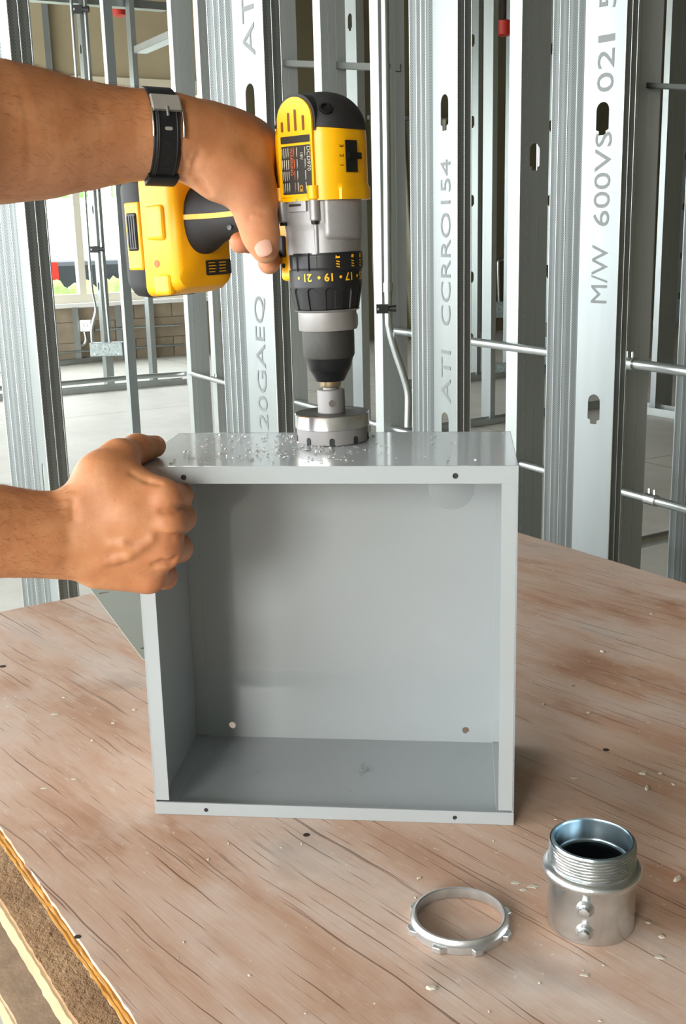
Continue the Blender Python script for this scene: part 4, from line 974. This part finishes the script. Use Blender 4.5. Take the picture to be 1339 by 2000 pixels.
# handle: lofted grip flaring into the battery foot
def hsec(x, zc, rz, ry, n=2.3, m_=40, yc=0.0):
    o = []
    for i in range(m_):
        a = 2 * PI * i / m_; y, z = sup(ry, rz, n, a); o.append(Vector((x, yc + y, zc + z)))
    return o
hd = MB().loft([hsec(0.020, 0.215, 0.026, 0.019), hsec(0.040, 0.205, 0.026, 0.0185), hsec(0.060, 0.200, 0.0215, 0.0175), hsec(0.085, 0.198, 0.0195, 0.0180), hsec(0.105, 0.197, 0.0205, 0.0190), hsec(0.122, 0.196, 0.0245, 0.0215), hsec(0.135, 0.194, 0.0300, 0.0250), hsec(0.146, 0.193, 0.0335, 0.0275)]).build('handle', 'rubber', dr, True)
st = [(0.060, 0.1985, 0.0178), (0.085, 0.1965, 0.0183), (0.105, 0.1958, 0.0193), (0.122, 0.1957, 0.0218), (0.135, 0.1957, 0.0253), (0.1455, 0.1957, 0.0278)]
MB().loft([[Vector((x, y + 0.0006, z + 0.0022)), Vector((x, y + 0.0006, z - 0.0022)), Vector((x, y - 0.003, z - 0.0022)), Vector((x, y - 0.003, z + 0.0022))] for x, z, y in st]).build('stripe', 'yellow', hd)
MB().lathe([(0.0012, 0.0002), (0.0028, 0.0006), (0.0030, 0.0)], 16, M=Matrix.Translation((0.092, 0.0165, 0.1855)) @ Matrix.Rotation(-PI / 2, 4, 'X')).build('screw', 'chuck_black', hd, True)
bevel(MB().box((0.034, -0.013, 0.206), (0.050, 0.013, 0.246)).build('grip_tang', 'rubber', dr), 0.006, 3)
# battery foot (yellow) and battery pack (black with yellow side, latch)
def rsec(x, y0, y1, z0, z1, r, n=4): return [Vector((x, p[0], p[1])) for p in rrect(y0, z0, y1, z1, r, n)]
ft = MB().loft([rsec(0.1385, -0.0310, 0.0300, 0.1420, 0.2260, 0.014), rsec(0.1415, -0.0345, 0.0335, 0.1340, 0.2320, 0.012), rsec(0.150, -0.0365, 0.0355, 0.1300, 0.2350, 0.010), rsec(0.166, -0.0370, 0.0375, 0.1270, 0.2360, 0.009), rsec(0.180, -0.0370, 0.0385, 0.1260, 0.2365, 0.009)]).build('battery_foot', 'yellow', dr, True)
bevel(MB().box((0.152, 0.030, 0.176), (0.176, 0.0392, 0.208)).build('side_boss', 'yellow', ft), 0.004, 3)
bevel(MB().box((0.150, 0.028, 0.1275), (0.172, 0.0385, 0.147)).build('side_step', 'yellow', ft), 0.004, 3)
MB().lathe([(0, 0.0002), (0.0030, 0.0002), (0.0034, 0.0)], 16, M=Matrix.Translation((0.1655, 0.0375, 0.1560)) @ Matrix.Rotation(-PI / 2, 4, 'X')).build('screw_hole', 'print_orange', ft)
# warning sticker on the face towards the drill body
FL = frame((0.1380, -0.0160, 0.1500), (0, -1, 0), (0, 0, 1), (-1, 0, 0))
me = curve_mesh([rrect(-0.0180, -0.0065, 0.0150, 0.0070, 0.0015, 3)], 0.0008); me.materials.clear()
wl_ = link('warning_label', me, 'label_black', ft, False, FL)
for i in range(4):
    for j in range(2):
        x = -0.015 + 0.014 * j; me = curve_mesh([[(x, 0.0042 - 0.0027 * i), (x + random.uniform(0.008, 0.012), 0.0042 - 0.0027 * i), (x + 0.008, 0.0050 - 0.0027 * i), (x, 0.0050 - 0.0027 * i)]], 0.0002); me.materials.clear(); link('print_line', me, 'print_yellow', wl_, False, Matrix.Translation((0, 0, 0.0006)))
bt = MB().loft([rsec(0.1795, -0.0365, 0.0370, 0.1270, 0.2355, 0.010), rsec(0.184, -0.0375, 0.0392, 0.1250, 0.2375, 0.012), rsec(0.200, -0.0375, 0.0392, 0.1260, 0.2375, 0.013), rsec(0.208, -0.0340, 0.0355, 0.1310, 0.2330, 0.012)]).build('battery_pack', 'rubber', dr, True)
bevel(MB().box((0.1805, 0.030, 0.1500), (0.2010, 0.0402, 0.2120)).build('battery_side', 'yellow', bt), 0.003, 3)
la = bevel(MB().box((0.1840, 0.036, 0.1680), (0.1975, 0.0416, 0.2020)).build('release_latch', 'black_plastic', bt), 0.002, 3)
for k in range(4): MB().box((0.1855 + 0.003 * k, 0.0414, 0.1710), (0.1870 + 0.003 * k, 0.0422, 0.1990)).build('latch_rib', 'chuck_black', la)

# ================================================================== person: two forearms with hands
def sdf_mesh(prims, h, carve=()):
    lo = np.full(3, 1e9); hi = np.full(3, -1e9)
    for p in prims:
        for q, r in ((p[0], p[2]), (p[1], p[3])): lo = np.minimum(lo, np.array(q) - r); hi = np.maximum(hi, np.array(q) + r)
    lo -= 4 * h; hi += 4 * h; dims = np.ceil((hi - lo) / h).astype(int) + 1
    F = np.full(dims, 0.05, np.float32)
    axes = [lo[i] + h * np.arange(dims[i]) for i in range(3)]
    def region(a, b, r):
        l = np.minimum(a, b) - r; u = np.maximum(a, b) + r
        i0 = np.clip(np.floor((l - lo) / h).astype(int), 0, dims - 1); i1 = np.clip(np.ceil((u - lo) / h).astype(int) + 1, 1, dims)
        return tuple(slice(i0[k], i1[k]) for k in range(3))
    def dist(p, sl_):
        a, b, ra, rb, k, flat = p; a = np.array(a); b = np.array(b)
        X, Y, Z = np.meshgrid(axes[0][sl_[0]], axes[1][sl_[1]], axes[2][sl_[2]], indexing='ij')
        P_ = np.stack([X, Y, Z], -1) - a; ba = b - a
        t = np.clip((P_ @ ba) / max(ba @ ba, 1e-12), 0, 1); D = P_ - t[..., None] * ba
        if flat is not None:
            n_, s_ = np.array(flat[0]), flat[1]; n_ = n_ / np.linalg.norm(n_); c_ = D @ n_; D = D + (c_ * (1 / s_ - 1))[..., None] * n_
        return np.linalg.norm(D, axis=-1) - (ra + (rb - ra) * t)
    for p in prims:
        k = p[4]; sl_ = region(np.array(p[0]), np.array(p[1]), max(p[2], p[3]) + k + 3 * h)
        d = dist(p, sl_); f = F[sl_]; hh = np.maximum(k - np.abs(f - d), 0) / k; F[sl_] = np.minimum(f, d) - hh * hh * k * 0.25
    for p in carve:
        k = p[4]; sl_ = region(np.array(p[0]), np.array(p[1]), max(p[2], p[3]) + k + 3 * h)
        d = -dist(p, sl_); f = F[sl_]; hh = np.maximum(k - np.abs(f - d), 0) / k; F[sl_] = np.maximum(f, d) + hh * hh * k * 0.25
    # surface nets
    S = F < 0
    c0 = [S[i:dims[0] - 1 + i, j:dims[1] - 1 + j, k:dims[2] - 1 + k] for i in (0, 1) for j in (0, 1) for k in (0, 1)]
    tot = sum(c.astype(np.int8) for c in c0); act = (tot > 0) & (tot < 8); idx = np.argwhere(act)
    acc = np.zeros((len(idx), 3)); cnt = np.zeros(len(idx))
    offs = [(i, j, k) for i in (0, 1) for j in (0, 1) for k in (0, 1)]
    for a in range(8):
        for b in range(a + 1, 8):
            da = np.array(offs[a]); db = np.array(offs[b])
            if np.abs(da - db).sum() != 1: continue
            fa = F[tuple((idx + da).T)]; fb = F[tuple((idx + db).T)]; m_ = (fa < 0) != (fb < 0)
            t = np.where(m_, fa / np.where(m_, fa - fb, 1), 0); acc += np.where(m_[:, None], da + t[:, None] * (db - da), 0); cnt += m_
    V = lo + h * (idx + acc / cnt[:, None])
    vid = np.full(np.array(dims) - 1, -1, np.int64); vid[tuple(idx.T)] = np.arange(len(idx)); faces = []
    for ax_ in range(3):
        b_, c_ = (ax_ + 1) % 3, (ax_ + 2) % 3
        sa = [slice(None)] * 3; sb = [slice(None)] * 3; sa[ax_] = slice(0, -1); sb[ax_] = slice(1, None)
        e = np.argwhere(S[tuple(sa)] != S[tuple(sb)])
        e = e[(e[:, b_] > 0) & (e[:, c_] > 0) & (e[:, b_] < dims[b_] - 1) & (e[:, c_] < dims[c_] - 1)]
        ub = np.zeros(3, int); ub[b_] = 1; uc = np.zeros(3, int); uc[c_] = 1
        q = np.stack([vid[tuple((e - ub - uc).T)], vid[tuple((e - uc).T)], vid[tuple(e.T)], vid[tuple((e - ub).T)]], 1)
        flip = ~S[tuple(e.T)]; q[flip] = q[flip][:, ::-1]; faces.append(q)
    return V, np.concatenate(faces)
def proj(V_):
    q = V_ - np.array(CAM); d = q @ np.array(FWD); return np.stack([669.5 + FPX * (q @ np.array(RIGHT)) / d, 1000 - FPX * (q @ np.array(UP)) / d, d], 1)
def surf_at(P3, V_, u, v, w=5.0):
    m_ = np.where((np.abs(P3[:, 0] - u) < w) & (np.abs(P3[:, 1] - v) < w))[0]
    return V_[m_[np.argmin(P3[m_, 2])]]
def on_skin(P3, V_, pts, off):
    o = []
    for u, v in pts:
        q = surf_at(P3, V_, u, v); o.append(q + (np.array(CAM) - q) / np.linalg.norm(np.array(CAM) - q) * off)
    return o
def J(u, v, y): return np.array(aty(u, v, y))
UPV = np.array((0, 0, 1.0)); YV = np.array((0.0, 1.0, 0.0))
def chain(pts, rs, k=0.006, flat=None): return [(pts[i], pts[i + 1], rs[i], rs[i + 1], k, flat) for i in range(len(pts) - 1)]

# ---- hand on the drill
pr = []
fa = [J(-330, 262, -0.06), J(-120, 260, -0.02), J(0, 258, 0.010), J(80, 263, 0.028), J(165, 265, 0.046), J(240, 264, 0.060), J(303, 263, 0.070), J(350, 268, 0.080)]
fr_ = [0.054, 0.0525, 0.0480, 0.0440, 0.0375, 0.0325, 0.0300, 0.0290]
pr += chain(fa, fr_, 0.012, (YV, 0.86))
# palm and back of the hand, swinging down over the grip
pr += chain([J(350, 268, 0.080), J(405, 284, 0.098), J(455, 300, 0.118), J(500, 318, 0.138)], [0.0285, 0.0300, 0.0300, 0.0275], 0.014, None)
pr += [(J(440, 285, 0.120), J(515, 305, 0.150), 0.024, 0.019, 0.012, None), (J(400, 262, 0.105), J(480, 285, 0.135), 0.022, 0.022, 0.012, None)]
# thenar eminence and thumb
pr += chain([J(398, 318, 0.080), J(432, 338, 0.084), J(476, 362, 0.086)], [0.0185, 0.0205, 0.0185], 0.012)
pr += chain([J(476, 362, 0.086), J(500, 425, 0.0905), J(510, 462, 0.0915), J(518, 489, 0.0925)], [0.0182, 0.0152, 0.0140, 0.0108], 0.008)
pr += [(J(492, 330, 0.100), J(522, 390, 0.105), 0.016, 0.011, 0.012, None)]
# fingers wrapping behind the handle and back under it
for a_, b_, c_, d_, r in ((J(520, 330, 0.165), J(528, 420, 0.175), J(535, 482, 0.150), J(525, 514, 0.118), 0.0102),
                          (J(480, 330, 0.185), J(478, 425, 0.195), J(486, 470, 0.168), J(468, 474, 0.126), 0.0098),
                          (J(440, 325, 0.205), J(436, 405, 0.222), J(440, 432, 0.205), J(445, 432, 0.190), 0.0095),
                          (J(402, 320, 0.215), J(400, 395, 0.230), J(404, 425, 0.220), J(408, 425, 0.205), 0.0085)):
    pr += chain([a_, b_, c_, d_], [r * 1.15, r * 1.05, r, r * 0.92], 0.006)
pr += [(J(440, 300, 0.140), J(410, 322, 0.205), 0.022, 0.014, 0.012, None), (J(480, 305, 0.150), J(520, 330, 0.165), 0.020, 0.012, 0.012, None)]
V1, F1 = sdf_mesh(pr, 0.0030)
P1 = proj(V1); cv = []
for pts, r, k in (([(350, 318), (362, 332), (374, 345)], 0.0009, 0.004), ([(372, 340), (384, 318), (394, 300)], 0.0008, 0.004), ([(360, 338), (366, 322), (372, 308)], 0.0007, 0.003),
                  ([(378, 346), (388, 362), (402, 380)], 0.0022, 0.005), ([(483, 424), (500, 420), (520, 421)], 0.0009, 0.0022), ([(482, 433), (498, 430), (514, 431)], 0.0008, 0.002), ([(484, 416), (500, 412), (522, 414)], 0.0006, 0.002),
                  ([(350, 300), (358, 312), (364, 326)], 0.0007, 0.003)):
    cv += chain(on_skin(P1, V1, pts, 0.0002), [r] * len(pts), k)
V1, F1 = sdf_mesh(pr, 0.0019, cv)
# ---- hand gripping the box
pl = []
fb = [J(-330, 1030, -0.12), J(-120, 1034, -0.075), J(0, 1038, -0.050), J(70, 1044, -0.040), J(128, 1048, -0.032)]
pl += chain(fb, [0.040, 0.0360, 0.0325, 0.0305, 0.0300], 0.012, (YV, 0.74))
pl += chain([J(128, 1048, -0.032), J(190, 1040, -0.030), J(262, 1042, -0.030)], [0.0300, 0.0345, 0.0370], 0.014, (YV, 0.56))
MC = [(J(318, 975, -0.030), 0.0128), (J(326, 1022, -0.036), 0.0132), (J(318, 1076, -0.034), 0.0126), (J(292, 1122, -0.026), 0.0116)]
WR = [J(165, 1000, -0.030), J(165, 1026, -0.034), J(165, 1056, -0.033), J(170, 1084, -0.028)]
for (mc, r), w_ in zip(MC, WR): pl += [(w_, mc, 0.0135, r, 0.010, None)]
PIP = [(J(349, 968, 0.016), 0.0106), (J(354, 1012, 0.012), 0.0112), (J(349, 1072, 0.012), 0.0106), (J(322, 1127, 0.008), 0.0094)]
for i, ((mc, r), (pp, rp)) in enumerate(zip(MC, PIP)):
    pl += [(mc, pp, r, rp, 0.005, None)]
    # middle and end phalanges fold back to the left behind the flange, inside the box
    m1 = pp + np.array((-0.004, 0.024, -0.004)); m2 = pp + np.array((-0.010, 0.040, -0.006))
    pl += chain([pp, m1, m2], [rp, rp * 0.95, rp * 0.85], 0.004)
# thumb along the top of the box
zt = 0.3058
def onz(u, v, z): return np.array(atz(u, v, z))
TM = J(232, 897, 0.000); TI = J(268, 886, 0.030); TT = J(303, 883, 0.052)
pl += chain([J(172, 985, -0.026), J(200, 935, -0.018), TM], [0.0200, 0.0190, 0.0150], 0.012)
TI = np.array((TI[0], TI[1], zt + 0.0108)); TT = np.array((TT[0], TT[1], zt + 0.0088))
pl += chain([TM, TI, TT], [0.0146, 0.0112, 0.0092], 0.007)
pl += [(J(232, 930, -0.014), J(318, 975, -0.030), 0.016, 0.0128, 0.010, None), (J(205, 945, -0.020), J(250, 1000, -0.030), 0.018, 0.020, 0.012, None)]
pl += [(J(190, 1118, -0.026), J(285, 1130, -0.022), 0.0125, 0.0105, 0.010, None)]
V2, F2 = sdf_mesh(pl, 0.0030); P2 = proj(V2); cv = []
for pts, r, k in (([(322, 1000), (342, 998), (356, 994), (368, 988)], 0.0016, 0.004), ([(316, 1050), (336, 1050), (354, 1046), (368, 1042)], 0.0018, 0.004), ([(300, 1103), (316, 1104), (334, 1100), (347, 1096)], 0.0018, 0.004),
                  ([(138, 975), (142, 992), (147, 1010)], 0.0011, 0.005), ([(318, 1096), (338, 1106)], 0.0010, 0.004), ([(258, 922), (285, 934), (312, 945)], 0.0008, 0.004)):
    cv += chain(on_skin(P2, V2, pts, 0.0004), [r] * len(pts), k)
for pts, r in (([(200, 1103), (229, 1096), (251, 1085), (272, 1073), (297, 1053)], 0.0010), ([(222, 1062), (240, 1064), (262, 1068)], 0.0008)):
    pl += chain(on_skin(P2, V2, pts, -0.0006), [r] * len(pts), 0.007)
V2, F2 = sdf_mesh(pl, 0.0017, cv)
V = np.concatenate([V1, V2]); Fq = np.concatenate([F1, F2 + len(V1)])
me = bpy.data.meshes.new('person'); me.from_pydata(V.tolist(), [], Fq.tolist()); me.update()
# tint: r = reddened knuckles, g = pale inner side, b = tan plus shading painted on upward faces
tint = np.zeros((len(V), 4), np.float32); tint[:, 3] = 1
def spot(c, r, ch, amt): tint[:, ch] = np.maximum(tint[:, ch], amt * np.exp(-(np.linalg.norm(V - c, axis=1) / r) ** 2))
for p_, _ in PIP + MC: spot(p_, 0.014, 0, 0.75)
spot(J(495, 365, 0.068), 0.020, 0, 0.6); spot(J(500, 425, 0.075), 0.014, 0, 0.5); spot(J(526, 512, 0.11), 0.016, 0, 0.8); spot(J(468, 474, 0.118), 0.016, 0, 0.8); spot(J(518, 489, 0.085), 0.012, 1, 0.5); spot(TT, 0.012, 1, 0.5)
me.color_attributes.new('tint', 'FLOAT_COLOR', 'POINT')
nrm = np.zeros(len(V) * 3, np.float32); me.vertices.foreach_get('normal', nrm); nrm = nrm.reshape(-1, 3)
up1 = np.arange(len(V)) < len(V1)
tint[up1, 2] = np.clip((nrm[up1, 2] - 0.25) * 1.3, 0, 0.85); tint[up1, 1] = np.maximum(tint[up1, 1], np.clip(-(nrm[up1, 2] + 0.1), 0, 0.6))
tint[~up1, 2] = np.clip((-V[~up1, 0] - 0.18) * 3.5, 0, 0.5) * np.clip(0.5 + nrm[~up1, 2], 0, 1)
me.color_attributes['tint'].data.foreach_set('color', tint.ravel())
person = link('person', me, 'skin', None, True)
tag(person, 'person reaching in from the left, bare forearms, hands on drill and grey box', 'person')
person.location = (0, 0, 0)
def nail(c, d, nrm_, L, w, name='thumbnail'):
    c = Vector(c); d = Vector(d).normalized(); n_ = Vector(nrm_); n_ = (n_ - d * n_.dot(d)).normalized(); s_ = d.cross(n_); M = frame(c, d, s_, n_)
    def fn(a, b):
        an = 2 * PI * a; rr = b; x = rr * L * math.copysign(abs(math.cos(an)) ** 0.7, math.cos(an)); y = rr * w * math.copysign(abs(math.sin(an)) ** 0.7, math.sin(an))
        return M @ Vector((x, y, 0.0016 * (1 - (y / w) ** 2 * 1.4) - 0.0006 * b ** 8 - 0.0004))
    return MB().surf(fn, 40, 10).build(name, 'nail', person, True)
tv = Vector(J(518, 489, 0.0925) - J(510, 462, 0.0915)); tc_ = Vector(J(515, 483, 0.0925)); vn = (CAM - tc_).normalized() + Vector((-0.15, 0, 0.0)); vn.normalize()
PV = proj(V1); tq = Vector(surf_at(PV, V1, 514, 486)); nail(tq + vn * 0.0004, tv, vn, 0.0076, 0.0072)
nail(Vector(TT) + Vector((0.003, -0.0055, 0.0066)), Vector(TT - TI), Vector((0.3, -0.45, 0.75)), 0.0058, 0.0052)

# fine arm hair growing on both forearms
rndh = np.random.RandomState(11); hv = []; hf = []
sel = np.where((V[:, 0] < -0.125) & (((up1) & (V[:, 0] < -0.09)) | (~up1 & (V[:, 0] < -0.19))) & ((nrm[:, 1] < 0.3)))[0]
selw = (0.35 + np.clip(nrm[sel, 2], 0, 1) * 1.4); selw /= selw.sum()
for i in rndh.choice(sel, 3400, p=selw):
    p = Vector(V[i]); n_ = Vector(nrm[i]); d = Vector((0.75, 0.0, rndh.uniform(-0.9, 0.35))); d = (d - n_ * d.dot(n_)).normalized(); L = rndh.uniform(0.004, 0.0105); w = 0.00007
    s_ = d.cross(n_) * w; bend = rndh.uniform(-0.35, 0.35); k = len(hv); lift = rndh.uniform(0.1, 0.45)
    for j in range(4):
        t = j / 3; q = p + d * (L * t) + d.cross(n_) * (bend * L * t * t) + n_ * (L * lift * t * (1.15 - 0.6 * t) + 0.0001); ww = 1 - 0.8 * t
        hv += [q + s_ * ww, q - s_ * ww, q + n_ * (w * 1.2 * ww)]
    for j in range(3):
        b_ = k + 3 * j; hf += [(b_, b_ + 3, b_ + 5, b_ + 2), (b_ + 2, b_ + 5, b_ + 4, b_ + 1), (b_ + 1, b_ + 4, b_ + 3, b_)]
ha = link('arm_hair', pyd(hv, hf), 'hair', person); ha['kind'] = 'stuff'

# ================================================================== wristwatch strap
wc = Vector(J(305, 263, 0.0705)); wx = (Vector(J(345, 266, 0.079)) - Vector(J(262, 262, 0.064))).normalized()
wy = Vector((0, -1, 0)); wy = (wy - wx * wy.dot(wx)).normalized(); wz = wx.cross(wy)
if wz.z < 0: wz = -wz
wa = empty('wristwatch', M=frame(wc, wx, wy, wz)); tag(wa, 'black rubber watch strap with steel buckle on the upper wrist', 'watch')
EY, EZ = 0.0272, 0.0318
def band(phi, x, off=0.0, rz=EZ, ry=EY):
    # phi = 0 faces the viewer, positive turns upwards
    c, s_ = math.cos(phi), math.sin(phi); n_ = Vector((0, c / ry, s_ / rz)).normalized(); return Vector((x, ry * c, rz * s_)) + n_ * off
def band_solid(phi0, phi1, x0, x1, o0, o1, name, material, parent, n=60, taper=0.0):
    secs = []
    for i in range(n + 1):
        t = i / n; ph = phi0 + (phi1 - phi0) * t; tp = taper * t
        secs.append([band(ph, x0 + tp, o0), band(ph, x1 - tp, o0), band(ph, x1 - tp, o1 - 0.0006), band(ph, x1 - 0.001 - tp, o1), band(ph, x0 + 0.001 + tp, o1), band(ph, x0 + tp, o1 - 0.0006)])
    full = abs(abs(phi1 - phi0) - 2 * PI) < 1e-3
    return MB().loft(secs, cap=not full).build(name, material, parent, True, auto=0.5)
sb = band_solid(-PI, PI, -0.0112, 0.0112, 0.0004, 0.0036, 'strap', 'watch_rubber', wa, 96)
tail = band_solid(0.46, -1.38, -0.0096, 0.0096, 0.0036, 0.0058, 'strap_tail', 'watch_rubber', wa, 40)
for x in (-0.0072, 0.0072): band_solid(0.42, -1.3, x - 0.0007, x + 0.0007, 0.0058, 0.0066, 'strap_edge', 'watch_rubber', tail, 30)
for k, ph in enumerate((0.06, -0.25, -0.52, -0.80)):
    pts = rrect(-0.0030, -0.0013, 0.0030, 0.0013, 0.0012, 4); c_ = band(ph, 0, 0.0059); n_ = (band(ph, 0, 1) - band(ph, 0, 0)).normalized(); t_ = Vector((1, 0, 0)); s_ = n_.cross(t_)
    me = curve_mesh([pts], 0.0003); me.materials.clear(); link('strap_hole', me, 'clip_black' if k else 'steel_brushed', tail, False, frame(c_, t_, s_, n_))
bk = band_solid(0.80, 0.42, -0.0118, 0.0118, 0.0052, 0.0072, 'buckle', 'steel_brushed', wa, 14)
for x in (-0.0126, 0.0114): band_solid(0.46, -0.10, x, x + 0.0012, 0.0046, 0.0070, 'buckle_arm', 'chrome', bk, 12)
band_solid(0.435, 0.395, -0.0118, 0.0118, 0.0060, 0.0074, 'buckle_bar', 'chrome', bk, 4)
band_solid(0.50, 0.30, -0.0013, 0.0013, 0.0062, 0.0080, 'buckle_pin', 'chrome', bk, 6)
band_solid(-1.02, -1.42, -0.0122, 0.0122, 0.0034, 0.0080, 'keeper_loop', 'watch_rubber', wa, 14)
band_solid(PI - 0.45, PI + 0.45, -0.014, 0.014, 0.0036, 0.011, 'watch_case', 'watch_rubber', wa, 16)
